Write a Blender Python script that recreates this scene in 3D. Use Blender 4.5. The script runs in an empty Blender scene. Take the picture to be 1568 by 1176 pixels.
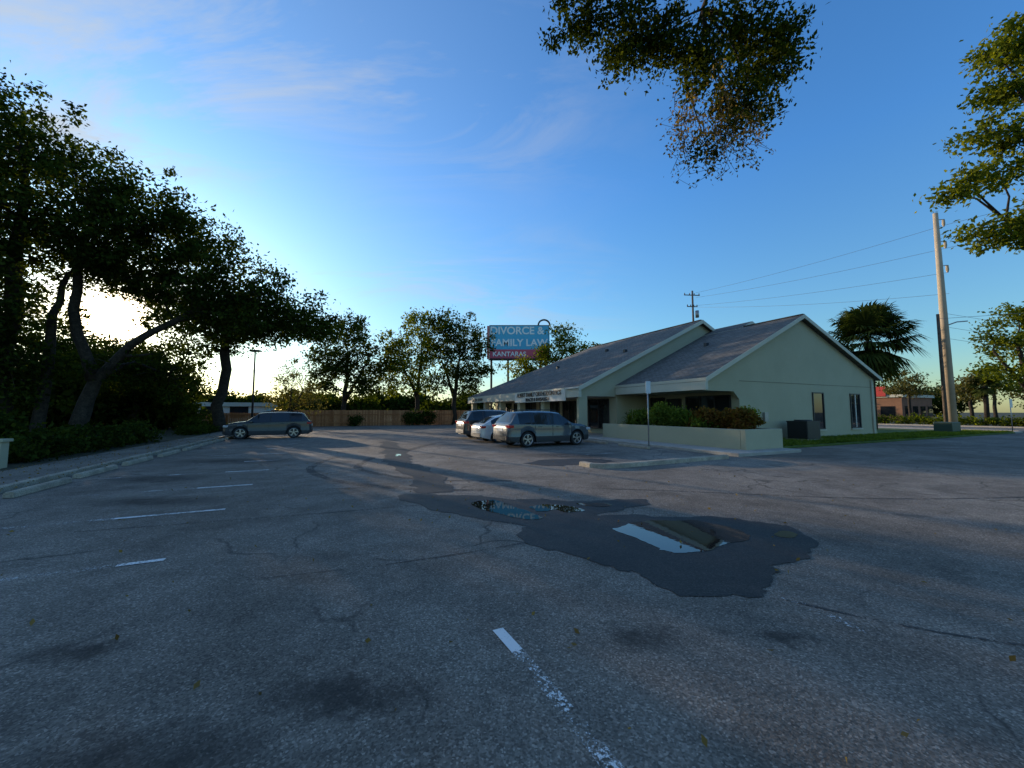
import bpy, bmesh, math, random
import numpy as np
from mathutils import Vector, Matrix

scene = bpy.context.scene
scene.view_settings.view_transform = 'Standard'
try:
    scene.view_settings.look = 'None'
except Exception:
    pass
scene.view_settings.exposure = 0

# ------------------------------------------------------------------ lot frame
GX, GY = 0.907, 0.421            # "across the lot" axis (U);  V is along the building
def W(U, V, z=0.0):
    return (U*GX - V*GY, U*GY + V*GX, z)
ANG = math.atan2(GY, GX)

# ------------------------------------------------------------------ materials
def new_mat(name):
    m = bpy.data.materials.new(name); m.use_nodes = True
    nt = m.node_tree; nt.nodes.clear()
    out = nt.nodes.new('ShaderNodeOutputMaterial')
    return m, nt, out
def L(nt, a, b): nt.links.new(a, b)
def ramp(nt, fac, stops):
    r = nt.nodes.new('ShaderNodeValToRGB')
    els = r.color_ramp.elements
    while len(els) < len(stops): els.new(0.5)
    for e, (p, c) in zip(els, stops):
        e.position = p
        e.color = (c, c, c, 1) if isinstance(c, (int, float)) else (*c, 1)
    L(nt, fac, r.inputs[0]); return r.outputs[0]
def mixc(nt, fac, a, b, mode='MIX'):
    m = nt.nodes.new('ShaderNodeMix'); m.data_type = 'RGBA'; m.blend_type = mode
    for s, v in ((m.inputs[0], fac), (m.inputs[6], a), (m.inputs[7], b)):
        if hasattr(v, 'links'): L(nt, v, s)
        elif isinstance(v, (int, float)): s.default_value = v if s.type == 'VALUE' else (v, v, v, 1)
        else: s.default_value = (*v, 1)
    return m.outputs[2]
def math_n(nt, op, a, b=None, clamp=False):
    m = nt.nodes.new('ShaderNodeMath'); m.operation = op; m.use_clamp = clamp
    for i, v in enumerate((a, b)):
        if v is None: continue
        if hasattr(v, 'links'): L(nt, v, m.inputs[i])
        else: m.inputs[i].default_value = v
    return m.outputs[0]
def noise(nt, vec, scale, detail=4, rough=0.55, dist=0.0):
    n = nt.nodes.new('ShaderNodeTexNoise')
    n.inputs['Scale'].default_value = scale; n.inputs['Detail'].default_value = detail
    n.inputs['Roughness'].default_value = rough; n.inputs['Distortion'].default_value = dist
    if vec is not None: L(nt, vec, n.inputs['Vector'])
    return n.outputs[0]
def pos(nt):
    return nt.nodes.new('ShaderNodeTexCoord').outputs['Object']
def rough_mat(name, c1, c2, scale=3.0, rough=0.85, bump=0.2, bscale=60, fine=0.0, metallic=0.0, spec=0.3):
    m, nt, out = new_mat(name)
    p = pos(nt); b = nt.nodes.new('ShaderNodeBsdfPrincipled')
    f = noise(nt, p, scale, 4, 0.6)
    col = mixc(nt, ramp(nt, f, [(0.3, 0.0), (0.7, 1.0)]), c1, c2)
    if fine:
        f2 = noise(nt, p, bscale, 2, 0.6)
        col = mixc(nt, fine, col, ramp(nt, f2, [(0.3, 0.0), (0.7, 1.0)]), 'OVERLAY')
    L(nt, col, b.inputs['Base Color'])
    b.inputs['Roughness'].default_value = rough; b.inputs['Metallic'].default_value = metallic
    b.inputs['Specular IOR Level'].default_value = spec
    if bump:
        bn = nt.nodes.new('ShaderNodeBump'); bn.inputs['Strength'].default_value = bump; bn.inputs['Distance'].default_value = 0.01
        L(nt, noise(nt, p, bscale, 2, 0.6), bn.inputs['Height']); L(nt, bn.outputs[0], b.inputs['Normal'])
    L(nt, b.outputs[0], out.inputs[0]); return m
def leaf_mat(name, dark, mid, light, trans=0.45):
    m, nt, out = new_mat(name)
    g = nt.nodes.new('ShaderNodeNewGeometry'); p = pos(nt)
    r = math_n(nt, 'ADD', math_n(nt, 'MULTIPLY', g.outputs['Random Per Island'], 0.5), math_n(nt, 'MULTIPLY', noise(nt, p, 0.45, 0), 0.6))
    col = ramp(nt, r, [(0.25, dark), (0.55, mid), (0.85, light)])
    d = nt.nodes.new('ShaderNodeBsdfDiffuse'); t = nt.nodes.new('ShaderNodeBsdfTranslucent')
    L(nt, col, d.inputs[0]); L(nt, mixc(nt, 1.0, col, (1.8, 1.6, 0.4), 'MULTIPLY'), t.inputs[0])
    m1 = nt.nodes.new('ShaderNodeMixShader'); m1.inputs[0].default_value = trans
    L(nt, d.outputs[0], m1.inputs[1]); L(nt, t.outputs[0], m1.inputs[2])
    L(nt, m1.outputs[0], out.inputs[0]); return m
def simple(name, c, rough=0.5, metallic=0.0, coat=0.0, spec=0.5):
    m, nt, out = new_mat(name)
    b = nt.nodes.new('ShaderNodeBsdfPrincipled')
    p = pos(nt)
    col = mixc(nt, ramp(nt, noise(nt, p, 7, 2), [(0.3, 0.0), (0.75, 1.0)]), c, tuple(x*0.82 for x in c))
    L(nt, col, b.inputs['Base Color'])
    b.inputs['Roughness'].default_value = rough; b.inputs['Metallic'].default_value = metallic
    b.inputs['Coat Weight'].default_value = coat; b.inputs['Coat Roughness'].default_value = 0.04
    b.inputs['Specular IOR Level'].default_value = spec
    L(nt, b.outputs[0], out.inputs[0]); return m

def asphalt_mat(name, wet=False):
    m, nt, out = new_mat(name); p = pos(nt)
    b = nt.nodes.new('ShaderNodeBsdfPrincipled')
    big = noise(nt, p, 0.24, 5, 0.66, 0.6)
    base = ramp(nt, big, [(0.32, (0.142, 0.119, 0.094)), (0.48, (0.212, 0.180, 0.145)), (0.56, (0.240, 0.206, 0.166)), (0.70, (0.300, 0.260, 0.212))])
    med = noise(nt, p, 1.7, 5, 0.74)
    base = mixc(nt, 0.65, base, ramp(nt, med, [(0.3, 0.30), (0.7, 0.68)]), 'OVERLAY')
    v = nt.nodes.new('ShaderNodeTexVoronoi'); v.inputs['Scale'].default_value = 85; L(nt, p, v.inputs['Vector'])
    sp = nt.nodes.new('ShaderNodeSeparateColor'); L(nt, v.outputs['Color'], sp.inputs[0])
    base = mixc(nt, 0.8, base, ramp(nt, sp.outputs[0], [(0.0, 0.20), (0.6, 0.46), (0.9, 0.64), (1.0, 1.0)]), 'OVERLAY')
    if not wet:
        vc = nt.nodes.new('ShaderNodeTexVoronoi'); vc.feature = 'DISTANCE_TO_EDGE'; vc.inputs['Scale'].default_value = 0.33
        wv = nt.nodes.new('ShaderNodeVectorMath'); wv.operation = 'ADD'
        nz = nt.nodes.new('ShaderNodeTexNoise'); nz.inputs['Scale'].default_value = 0.9; nz.inputs['Detail'].default_value = 4; L(nt, p, nz.inputs['Vector'])
        L(nt, p, wv.inputs[0]); L(nt, nz.outputs['Color'], wv.inputs[1]); L(nt, wv.outputs[0], vc.inputs['Vector'])
        crack = ramp(nt, vc.outputs['Distance'], [(0.0, 1.0), (0.010, 0.0)])
        cm = math_n(nt, 'MULTIPLY', crack, ramp(nt, big, [(0.44, 0.0), (0.54, 0.75)]))
        base = mixc(nt, cm, base, (0.035, 0.032, 0.028))
        stains = [(-3.0, 2.75, .26, .11), (.95, 2.95, .22, .12), (-.95, 2.35, .42, .13), (-1.7, 1.95, .5, .15), (2.0, 2.95, .16, .07),
                  (-6.6, 7.2, .9, .3), (-9.0, 13.0, 1.6, .6), (2.2, 14.6, 1.6, .6), (-8.8, 9.6, .9, .4)]
        n3 = nt.nodes.new('ShaderNodeTexNoise'); n3.inputs['Scale'].default_value = 5.0; n3.inputs['Detail'].default_value = 3; n3.inputs['Roughness'].default_value = 0.7; L(nt, p, n3.inputs['Vector'])
        s3 = nt.nodes.new('ShaderNodeVectorMath'); s3.operation = 'MULTIPLY_ADD'; L(nt, n3.outputs['Color'], s3.inputs[0]); s3.inputs[1].default_value = (.5, .5, 0); L(nt, p, s3.inputs[2])
        tot = None
        for (x, y, rx, ry) in stains:
            x += .25; y += .25
            mp = nt.nodes.new('ShaderNodeMapping'); mp.vector_type = 'POINT'
            mp.inputs['Scale'].default_value = (1/rx, 1/ry, 0); mp.inputs['Location'].default_value = (-x/rx, -y/ry, 0)
            L(nt, s3.outputs[0], mp.inputs[0])
            ln = nt.nodes.new('ShaderNodeVectorMath'); ln.operation = 'LENGTH'; L(nt, mp.outputs[0], ln.inputs[0])
            mr = nt.nodes.new('ShaderNodeMapRange'); mr.inputs[1].default_value = 1.7; mr.inputs[2].default_value = 0.5; L(nt, ln.outputs['Value'], mr.inputs[0])
            tot = mr.outputs[0] if tot is None else math_n(nt, 'ADD', tot, mr.outputs[0], True)
        blot = ramp(nt, noise(nt, p, 0.8, 4, 0.68), [(0.57, 0.0), (0.69, 0.55)])
        tot = math_n(nt, 'MULTIPLY', math_n(nt, 'ADD', tot, blot, True), ramp(nt, med, [(0.33, 0.35), (0.55, 1.0)]))
        base = mixc(nt, math_n(nt, 'MULTIPLY', tot, 0.82), base, (0.034, 0.030, 0.026))
    rr = 0.88
    if wet:
        base = mixc(nt, 1.0, base, (0.21, 0.205, 0.198), 'MULTIPLY'); rr = 0.6
    L(nt, base, b.inputs['Base Color']); b.inputs['Roughness'].default_value = rr
    b.inputs['Specular IOR Level'].default_value = 0.25 if wet else 0.2
    bn = nt.nodes.new('ShaderNodeBump'); bn.inputs['Strength'].default_value = 0.5 if wet else 0.9; bn.inputs['Distance'].default_value = 0.006
    h = math_n(nt, 'ADD', math_n(nt, 'MULTIPLY', sp.outputs[1], 0.7), noise(nt, p, 40, 2, 0.7))
    L(nt, h, bn.inputs['Height']); L(nt, bn.outputs[0], b.inputs['Normal'])
    L(nt, b.outputs[0], out.inputs[0]); return m

def paint_mat(name, wear=0.5, col=(0.76, 0.74, 0.70), sc=55):
    m, nt, out = new_mat(name); p = pos(nt)
    b = nt.nodes.new('ShaderNodeBsdfPrincipled'); b.inputs['Roughness'].default_value = 0.8
    b.inputs['Base Color'].default_value = (*col, 1)
    tr = nt.nodes.new('ShaderNodeBsdfTransparent')
    f = math_n(nt, 'ADD', math_n(nt, 'MULTIPLY', noise(nt, p, sc, 4, 0.7), 0.6), math_n(nt, 'MULTIPLY', noise(nt, p, 2.2, 4, 0.6), 0.4))
    mk = ramp(nt, f, [(wear-0.03, 0.0), (wear+0.03, 1.0)])
    ms = nt.nodes.new('ShaderNodeMixShader'); L(nt, mk, ms.inputs[0]); L(nt, tr.outputs[0], ms.inputs[1]); L(nt, b.outputs[0], ms.inputs[2])
    L(nt, ms.outputs[0], out.inputs[0]); return m

M_asph = asphalt_mat('asphalt'); M_wet = asphalt_mat('wet_asphalt', True)
M_paint = paint_mat('worn_paint', 0.48); M_paint2 = paint_mat('very_worn_paint', 0.56)
M_tar = paint_mat('tar_and_tyre_marks', 0.50, (0.055, 0.048, 0.042), 22)
M_conc = rough_mat('concrete', (0.30, 0.27, 0.23), (0.41, 0.375, 0.32), 1.3, 0.9, 0.25, 70, 0.3)
M_walk = rough_mat('dirty_concrete', (0.13, 0.11, 0.085), (0.24, 0.205, 0.16), 0.9, 0.92, 0.35, 40, 0.5)
M_kerb = rough_mat('kerb_concrete', (0.24, 0.20, 0.15), (0.42, 0.355, 0.265), 2.5, 0.9, 0.4, 50, 0.4)
M_grass = rough_mat('grass_ground', (0.055, 0.085, 0.015), (0.10, 0.14, 0.028), 1.5, 0.95, 0.9, 30, 0.5)
M_dirt = rough_mat('terrain_ground', (0.030, 0.032, 0.014), (0.062, 0.056, 0.032), 0.15, 0.95, 0.6, 12, 0.4)
M_stucco = rough_mat('stucco', (0.375, 0.350, 0.235), (0.42, 0.39, 0.265), 0.5, 0.9, 0.35, 45, 0.08)
M_trim = rough_mat('trim_paint', (0.50, 0.475, 0.37), (0.56, 0.53, 0.42), 1.0, 0.7, 0.05, 20)
M_white = rough_mat('white_paint', (0.62, 0.585, 0.50), (0.72, 0.68, 0.59), 1.0, 0.6, 0.05, 20)
M_bark = rough_mat('bark', (0.020, 0.015, 0.010), (0.055, 0.042, 0.030), 6, 0.95, 1.0, 18, 0.3)
M_pole = rough_mat('concrete_pole', (0.36, 0.28, 0.19), (0.46, 0.36, 0.25), 1.0, 0.9, 0.2, 20)
M_wood = rough_mat('utility_wood', (0.08, 0.06, 0.045), (0.16, 0.12, 0.09), 4, 0.9, 0.5, 20)
M_dark = simple('dark_metal', (0.02, 0.02, 0.022), 0.5)
M_metal = simple('galvanised_metal', (0.35, 0.34, 0.33), 0.45, 0.7)
M_tyre = simple('tyre_rubber', (0.014, 0.014, 0.014), 0.85)
M_rim = simple('alloy_rim', (0.45, 0.45, 0.45), 0.3, 0.85)
M_clad = simple('black_plastic', (0.022, 0.022, 0.024), 0.6)
M_red = simple('red_lens', (0.40, 0.012, 0.012), 0.15, 0, 0.6)
M_lamp = simple('clear_lens', (0.55, 0.57, 0.6), 0.12, 0.3, 0.8)
M_plate = simple('number_plate_white', (0.6, 0.6, 0.58), 0.5)

def glass_mat(name, c=(0.012, 0.014, 0.016)):
    m, nt, out = new_mat(name); b = nt.nodes.new('ShaderNodeBsdfPrincipled')
    p = pos(nt); L(nt, mixc(nt, noise(nt, p, 1.2, 2), c, tuple(x*2 for x in c)), b.inputs['Base Color'])
    b.inputs['Roughness'].default_value = 0.03; b.inputs['Specular IOR Level'].default_value = 0.5
    L(nt, b.outputs[0], out.inputs[0]); return m
M_glass = glass_mat('tinted_glass')

def water_mat():
    m, nt, out = new_mat('puddle_water'); p = pos(nt)
    b = nt.nodes.new('ShaderNodeBsdfPrincipled'); b.inputs['Base Color'].default_value = (0.026, 0.022, 0.018, 1)
    b.inputs['Roughness'].default_value = 0.015; b.inputs['IOR'].default_value = 1.5; b.inputs['Specular IOR Level'].default_value = 0.75
    bn = nt.nodes.new('ShaderNodeBump'); bn.inputs['Strength'].default_value = 0.05; bn.inputs['Distance'].default_value = 0.004
    L(nt, noise(nt, p, 9, 2), bn.inputs['Height']); L(nt, bn.outputs[0], b.inputs['Normal'])
    L(nt, b.outputs[0], out.inputs[0]); return m
M_water = water_mat()

def roof_mat():
    m, nt, out = new_mat('asphalt_shingles')
    uv = nt.nodes.new('ShaderNodeUVMap').outputs[0]
    b = nt.nodes.new('ShaderNodeBsdfPrincipled'); b.inputs['Roughness'].default_value = 0.92; b.inputs['Specular IOR Level'].default_value = 0.25
    br = nt.nodes.new('ShaderNodeTexBrick'); L(nt, uv, br.inputs['Vector'])
    br.inputs['Scale'].default_value = 1.0; br.inputs['Brick Width'].default_value = 0.33; br.inputs['Row Height'].default_value = 0.16
    br.inputs['Mortar Size'].default_value = 0.012; br.inputs['Bias'].default_value = 0.0
    br.inputs['Color1'].default_value = (0.125, 0.115, 0.100, 1); br.inputs['Color2'].default_value = (0.195, 0.180, 0.158, 1); br.inputs['Mortar'].default_value = (0.06, 0.056, 0.05, 1)
    c = mixc(nt, 0.6, br.outputs[0], ramp(nt, noise(nt, uv, 0.6, 5, 0.7), [(0.3, 0.35), (0.7, 0.62)]), 'OVERLAY')
    L(nt, c, b.inputs['Base Color'])
    bn = nt.nodes.new('ShaderNodeBump'); bn.inputs['Strength'].default_value = 0.5; bn.inputs['Distance'].default_value = 0.01
    L(nt, br.outputs['Fac'], bn.inputs['Height']); bn.invert = True; L(nt, bn.outputs[0], b.inputs['Normal'])
    L(nt, b.outputs[0], out.inputs[0]); return m
M_roof = roof_mat()

def fence_mat():
    m, nt, out = new_mat('cedar_fence'); g = nt.nodes.new('ShaderNodeNewGeometry'); p = pos(nt)
    b = nt.nodes.new('ShaderNodeBsdfPrincipled'); b.inputs['Roughness'].default_value = 0.85
    c = ramp(nt, g.outputs['Random Per Island'], [(0.0, (0.30, 0.10, 0.03)), (0.5, (0.42, 0.16, 0.055)), (1.0, (0.52, 0.22, 0.085))])
    c = mixc(nt, 0.5, c, ramp(nt, noise(nt, p, 5, 3), [(0.3, 0.3), (0.7, 0.65)]), 'OVERLAY')
    L(nt, c, b.inputs['Base Color']); L(nt, b.outputs[0], out.inputs[0]); return m
M_fence = fence_mat()

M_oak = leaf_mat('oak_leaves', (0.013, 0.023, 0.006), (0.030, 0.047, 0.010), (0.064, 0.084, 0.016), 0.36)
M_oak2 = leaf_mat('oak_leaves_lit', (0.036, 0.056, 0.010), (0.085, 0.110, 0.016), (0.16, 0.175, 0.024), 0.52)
M_tip = leaf_mat('hanging_leaves', (0.010, 0.019, 0.005), (0.024, 0.038, 0.008), (0.065, 0.080, 0.015), 0.38)
M_grey = leaf_mat('grey_shrub_leaves', (0.06, 0.062, 0.028), (0.11, 0.105, 0.045), (0.16, 0.145, 0.065), 0.35)
M_croton = leaf_mat('croton_leaves', (0.08, 0.025, 0.012), (0.11, 0.085, 0.02), (0.22, 0.09, 0.03), 0.35)
M_garden = leaf_mat('garden_leaves', (0.05, 0.09, 0.018), (0.11, 0.16, 0.03), (0.20, 0.24, 0.05), 0.4)
M_palm = leaf_mat('palm_leaves', (0.018, 0.030, 0.009), (0.038, 0.053, 0.014), (0.078, 0.09, 0.022), 0.25)
M_moss = leaf_mat('dry_twigs', (0.09, 0.06, 0.028), (0.16, 0.115, 0.05), (0.24, 0.17, 0.075), 0.4)

# ------------------------------------------------------------------ mesh helpers
def empty(name, loc=(0, 0, 0)):
    e = bpy.data.objects.new(name, None); e.location = loc; e.empty_display_size = 0.3
    scene.collection.objects.link(e); return e
def mesh_obj(name, verts, faces, mat, parent=None, smooth=False):
    me = bpy.data.meshes.new(name); me.from_pydata([tuple(v) for v in verts], [], faces); me.update()
    if mat is not None:
        for mm in (mat if isinstance(mat, list) else [mat]): me.materials.append(mm)
    if smooth:
        me.polygons.foreach_set('use_smooth', [True]*len(me.polygons))
    ob = bpy.data.objects.new(name, me); scene.collection.objects.link(ob)
    if parent is not None:
        ob.parent = parent; ob.matrix_parent_inverse = Matrix.Translation(-Vector(parent.location))
    return ob
BOXF = [(0, 3, 2, 1), (4, 5, 6, 7), (0, 1, 5, 4), (1, 2, 6, 5), (2, 3, 7, 6), (3, 0, 4, 7)]
def boxv(a, b, fn=None):
    v = [(a[0], a[1], a[2]), (b[0], a[1], a[2]), (b[0], b[1], a[2]), (a[0], b[1], a[2]),
         (a[0], a[1], b[2]), (b[0], a[1], b[2]), (b[0], b[1], b[2]), (a[0], b[1], b[2])]
    return [fn(*p) for p in v] if fn else v
class MB:
    def __init__(s): s.v = []; s.f = []; s.m = []
    def add(s, v, f, mi=0):
        o = len(s.v); s.v += list(v); s.f += [tuple(i+o for i in q) for q in f]; s.m += [mi]*len(f)
    def box(s, a, b, fn=None, mi=0): s.add(boxv(a, b, fn), BOXF, mi)
    def obj(s, name, mats, parent=None, smooth=False, bevel=0):
        o = mesh_obj(name, s.v, s.f, mats, parent, smooth)
        if isinstance(mats, list): o.data.polygons.foreach_set('material_index', s.m)
        if bevel:
            md = o.modifiers.new('bevel', 'BEVEL'); md.width = bevel; md.segments = 2; md.limit_method = 'ANGLE'
        return o
def lbox(name, U0, U1, V0, V1, z0, z1, mat, parent=None, bevel=0):
    b = MB(); b.box((U0, V0, z0), (U1, V1, z1), W); return b.obj(name, mat, parent, bevel=bevel)
def tube(pts, radii, n=8, cap=True):
    pts = [Vector(p) for p in pts]; vs = []; fs = []
    for i, p in enumerate(pts):
        d = (pts[min(i+1, len(pts)-1)] - pts[max(i-1, 0)]).normalized()
        a = d.cross(Vector((0, 1, 0)) if abs(d.y) < 0.9 else Vector((1, 0, 0))).normalized(); b = d.cross(a)
        for k in range(n):
            t = 2*math.pi*k/n; vs.append(tuple(p + (a*math.cos(t)+b*math.sin(t))*radii[i]))
    for i in range(len(pts)-1):
        for k in range(n):
            k2 = (k+1) % n; fs.append((i*n+k, i*n+k2, (i+1)*n+k2, (i+1)*n+k))
    if cap:
        fs.append(tuple(reversed(range(n)))); fs.append(tuple(range((len(pts)-1)*n, len(pts)*n)))
    return vs, fs
def tube_obj(name, pts, radii, mat, parent=None, n=10):
    if not isinstance(radii, (list, tuple)): radii = [radii]*len(pts)
    v, f = tube(pts, radii, n); return mesh_obj(name, v, f, mat, parent, True)
def prism(poly, fn_a, fn_b):
    n = len(poly); v = [fn_a(*p) for p in poly] + [fn_b(*p) for p in poly]
    f = [tuple(range(n)), tuple(reversed(range(n, 2*n)))] + [(i, i+n, (i+1) % n+n, (i+1) % n) for i in range(n)]
    return v, f
def fix_normals(ob):
    bm = bmesh.new(); bm.from_mesh(ob.data)
    bmesh.ops.recalc_face_normals(bm, faces=bm.faces); bm.to_mesh(ob.data); bm.free()

def leaf_mesh(name, centers, per, sigma, size, rng, mat, parent=None, droop=0.25, aspect=0.3, flat=0.65):
    c = np.repeat(np.asarray(centers, float), per, axis=0); n = len(c)
    sg = np.asarray(sigma, float)
    if sg.ndim: sg = np.repeat(sg, per)[:, None]
    p = c + rng.normal(size=(n, 3))*np.array([1, 1, flat])*sg
    d = rng.normal(size=(n, 3)); d[:, 2] -= droop; d /= np.linalg.norm(d, axis=1)[:, None]
    w = np.cross(d, rng.normal(size=(n, 3))); w /= np.linalg.norm(w, axis=1)[:, None]
    s = size*rng.uniform(0.6, 1.35, size=(n, 1))
    nrm = np.cross(d, w)
    v = np.empty((n, 4, 3)); v[:, 0] = p; v[:, 1] = p+d*s*.5+w*s*aspect+nrm*s*.08; v[:, 2] = p+d*s; v[:, 3] = p+d*s*.5-w*s*aspect+nrm*s*.08
    v = v.reshape(-1, 3); v[:, 2] = np.maximum(v[:, 2], 0.01)
    me = bpy.data.meshes.new(name); me.vertices.add(4*n); me.vertices.foreach_set('co', v.ravel().astype(np.float32))
    me.loops.add(4*n); me.loops.foreach_set('vertex_index', np.arange(4*n, dtype=np.int32))
    me.polygons.add(n); me.polygons.foreach_set('loop_start', np.arange(0, 4*n, 4, dtype=np.int32))
    me.update(calc_edges=True); me.materials.append(mat)
    ob = bpy.data.objects.new(name, me); scene.collection.objects.link(ob)
    if parent is not None: ob.parent = parent; ob.matrix_parent_inverse = Matrix.Translation(-Vector(parent.location))
    return ob
LEAFCOUNT = [0]
def make_tree(name, trunks, lobes, leaf=0.22, dens=1.0, per=45, sig=0.42, seed=1, lm=None, limb_r=0.11, droop=0.25, twigs=True, aspect=0.27, spray=0.0):
    rng = np.random.default_rng(seed); base = trunks[0][0][0]
    e = empty(name, base); mb = MB(); nodes = []
    for pts, rad in trunks:
        P = []; R = []
        for i in range(len(pts)-1):
            for k in range(3):
                t = k/3; q = Vector(pts[i]).lerp(Vector(pts[i+1]), t)
                if i+k > 0: q += Vector(rng.normal(size=3)*rad[i]*0.25)
                P.append(q); R.append(rad[i]*(1-t)+rad[i+1]*t)
        P.append(Vector(pts[-1])); R.append(rad[-1]); R[0] *= 1.35
        v, f = tube(P, R, 9); mb.add(v, f); nodes += [(p, r) for p, r in zip(P[len(P)//3:], R[len(P)//3:])]
    cs = []; sg = []
    for lb in lobes:
        x, y, z, rx, ry, rz = lb[:6]; dm = lb[6] if len(lb) > 6 else 1.0
        c = Vector((x, y, z))
        q, r0 = min(nodes, key=lambda n: (n[0]-c).length + max(0, n[0].z-c.z)*2)
        mid = q.lerp(c, 0.5) + Vector(rng.normal(size=3)*0.12*(c-q).length*0.6) + Vector((0, 0, 0.08*(c-q).length))
        lr = min(r0*0.7, limb_r*(0.6+0.12*(c-q).length))
        v, f = tube([q, q.lerp(mid, .5), mid, mid.lerp(c, .6), c], [lr, lr*.85, lr*.7, lr*.5, lr*.35], 6); mb.add(v, f)
        n = max(4, int(dens*dm*1.2*((rx*ry*rz)**(1/3.))**2/(sig*sig)))
        for _ in range(n):
            dv = rng.normal(size=3); dv /= np.linalg.norm(dv)
            rr = rng.uniform(0.1, 1.0)**0.5 * rng.uniform(0.85, 1.16)
            far = spray > 0 and rng.random() < spray
            if far: rr = rng.uniform(1.15, 1.5)
            cc = Vector((x+dv[0]*rx*rr, y+dv[1]*ry*rr, z+dv[2]*rz*rr))
            cs.append(tuple(cc)); sg.append(sig*(rng.uniform(0.35, .6) if far else rng.uniform(0.5, 1.2)))
            if far or (twigs and rng.random() < 0.3):
                m2 = c.lerp(cc, .5)+Vector(rng.normal(size=3)*0.15*rx)
                v, f = tube([c, m2, cc], [lr*.33, lr*.2, lr*.08], 4, False); mb.add(v, f)
    mb.obj('branches', M_bark, e, True)
    LEAFCOUNT[0] += len(cs)*per
    leaf_mesh('foliage', cs, per, sg, leaf, rng, lm or M_oak, e, droop, aspect)
    return e

def shrub(name, blobs, leaf=0.12, per=40, sig=0.16, seed=1, lm=None, dens=1.0):
    rng = np.random.default_rng(seed); e = empty(name, (blobs[0][0], blobs[0][1], 0)); cs = []; mb = MB()
    for (x, y, z, rx, ry, rz) in blobs:
        n = int(dens*3.1*(rx*ry*rz)**(2/3.)/(sig*sig))+4
        for _ in range(n):
            dv = rng.normal(size=3); dv /= np.linalg.norm(dv); rr = rng.uniform(0.3, 1.0)**0.5*rng.uniform(.85, 1.15)
            cs.append((x+dv[0]*rx*rr, y+dv[1]*ry*rr, max(0.1, z+dv[2]*rz*rr)))
        for k in range(4):
            a = rng.uniform(0, 6.28)
            v, f = tube([(x, y, max(0, z-rz)), (x+math.cos(a)*rx*.5, y+math.sin(a)*ry*.5, z+rz*.5)], [0.03, 0.012], 5); mb.add(v, f)
    mb.obj('stems', M_bark, e, True)
    leaf_mesh('foliage', cs, per, sig, leaf, rng, lm or M_oak, e, 0.0); return e

def noisy_poly(pts, amp, seed, sub=8):
    rng = random.Random(seed); out = []; n = len(pts)
    ph = [rng.uniform(0, 6.28) for _ in range(6)]
    for i in range(n):
        p0, p1, p2, p3 = (Vector(pts[(i+k-1) % n]) for k in range(4))
        for k in range(sub):
            t = k/sub
            q = 0.5*((2*p1)+(-p0+p2)*t+(2*p0-5*p1+4*p2-p3)*t*t+(-p0+3*p1-3*p2+p3)*t**3)
            wx = sum(math.sin(q.x*f+q.y*f*.7+ph[j])/(j+1) for j, f in enumerate((7, 15, 29)))*amp*1.6
            wy = sum(math.sin(q.y*f-q.x*f*.6+ph[j+3])/(j+1) for j, f in enumerate((6, 17, 31)))*amp*1.6
            out.append((q.x+wx+rng.gauss(0, amp*.5), q.y+wy+rng.gauss(0, amp*.5)))
    return out
def sheet(name, pts, z, mat, parent=None):
    me = bpy.data.meshes.new(name); bm = bmesh.new()
    vs = [bm.verts.new((x, y, z)) for x, y in pts]; f = bm.faces.new(vs); bm.normal_update()
    if f.normal.z < 0: f.normal_flip()
    bmesh.ops.triangulate(bm, faces=[f]); bm.to_mesh(me); bm.free(); me.materials.append(mat)
    o = bpy.data.objects.new(name, me); scene.collection.objects.link(o)
    if parent:
        o.parent = parent; o.matrix_parent_inverse = Matrix.Translation(-Vector(parent.location))
    return o
def lsheet(name, pts, z, mat, parent=None):
    return sheet(name, [W(u, v)[:2] for u, v in pts], z, mat, parent)

# ------------------------------------------------------------------ ground
sheet('terrain', [(-700, -300), (700, -300), (700, 900), (-700, 900)], -0.03, M_dirt)
lsheet('parking_lot', [(-6.0, -30), (49.9, -30), (49.9, 10.5), (17.2, 10.5), (17.2, 9.3), (13.4, 9.3), (13.4, 46.6), (-6.0, 46.6)], 0.0, M_asph)
lsheet('street', [(49.9, -150), (62, -150), (62, 260), (49.9, 260)], -0.004, M_asph)
mk = empty('street_marking', W(56, 10)); mbm = MB()
for k in range(-8, 40):
    mbm.add([W(55.9, k*6, .0), W(56.05, k*6, .0), W(56.05, k*6+3, .0), W(55.9, k*6+3, .0)], [(0, 1, 2, 3)])
mbm.obj('centre_dashes', M_paint, mk)
lbox('lawn', 17.35, 47.0, 10.55, 60, -0.02, 0.09, M_grass, bevel=0.03)
lbox('planting_ground', -60, -7.75, -30, 46.5, -0.02, 0.11, M_dirt)
lbox('sidewalk', -7.7, -6.2, -30, 46.5, -0.02, 0.12, M_walk, bevel=0.015)
lbox('sidewalk', 47.05, 48.9, 10.6, 200, -0.02, 0.10, M_conc, bevel=0.015)
lbox('sidewalk', 13.45, 17.3, 9.35, 46, -0.02, 0.12, M_conc, bevel=0.02)
lbox('kerb', 49.6, 49.88, 10.6, 200, -0.02, 0.13, M_conc, bevel=0.02)
lbox('kerb', 62, 62.2, -100, 200, -0.02, 0.13, M_conc, bevel=0.02)
lbox('kerb', -6.19, -6.02, -30, 46.5, -0.02, 0.13, M_kerb, bevel=0.02)
rng = np.random.default_rng(15); n = 9000
uu = rng.uniform(17.45, 46.8, n); vv = 10.6+rng.uniform(0, 1, n)**1.5*3.0
c = np.stack([uu*GX-vv*GY, uu*GY+vv*GX, np.full(n, 0.10)], 1)
leaf_mesh('grass', c, 3, 0.04, 0.10, rng, M_garden, None, -1.6, 0.12, 0.2)
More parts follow.
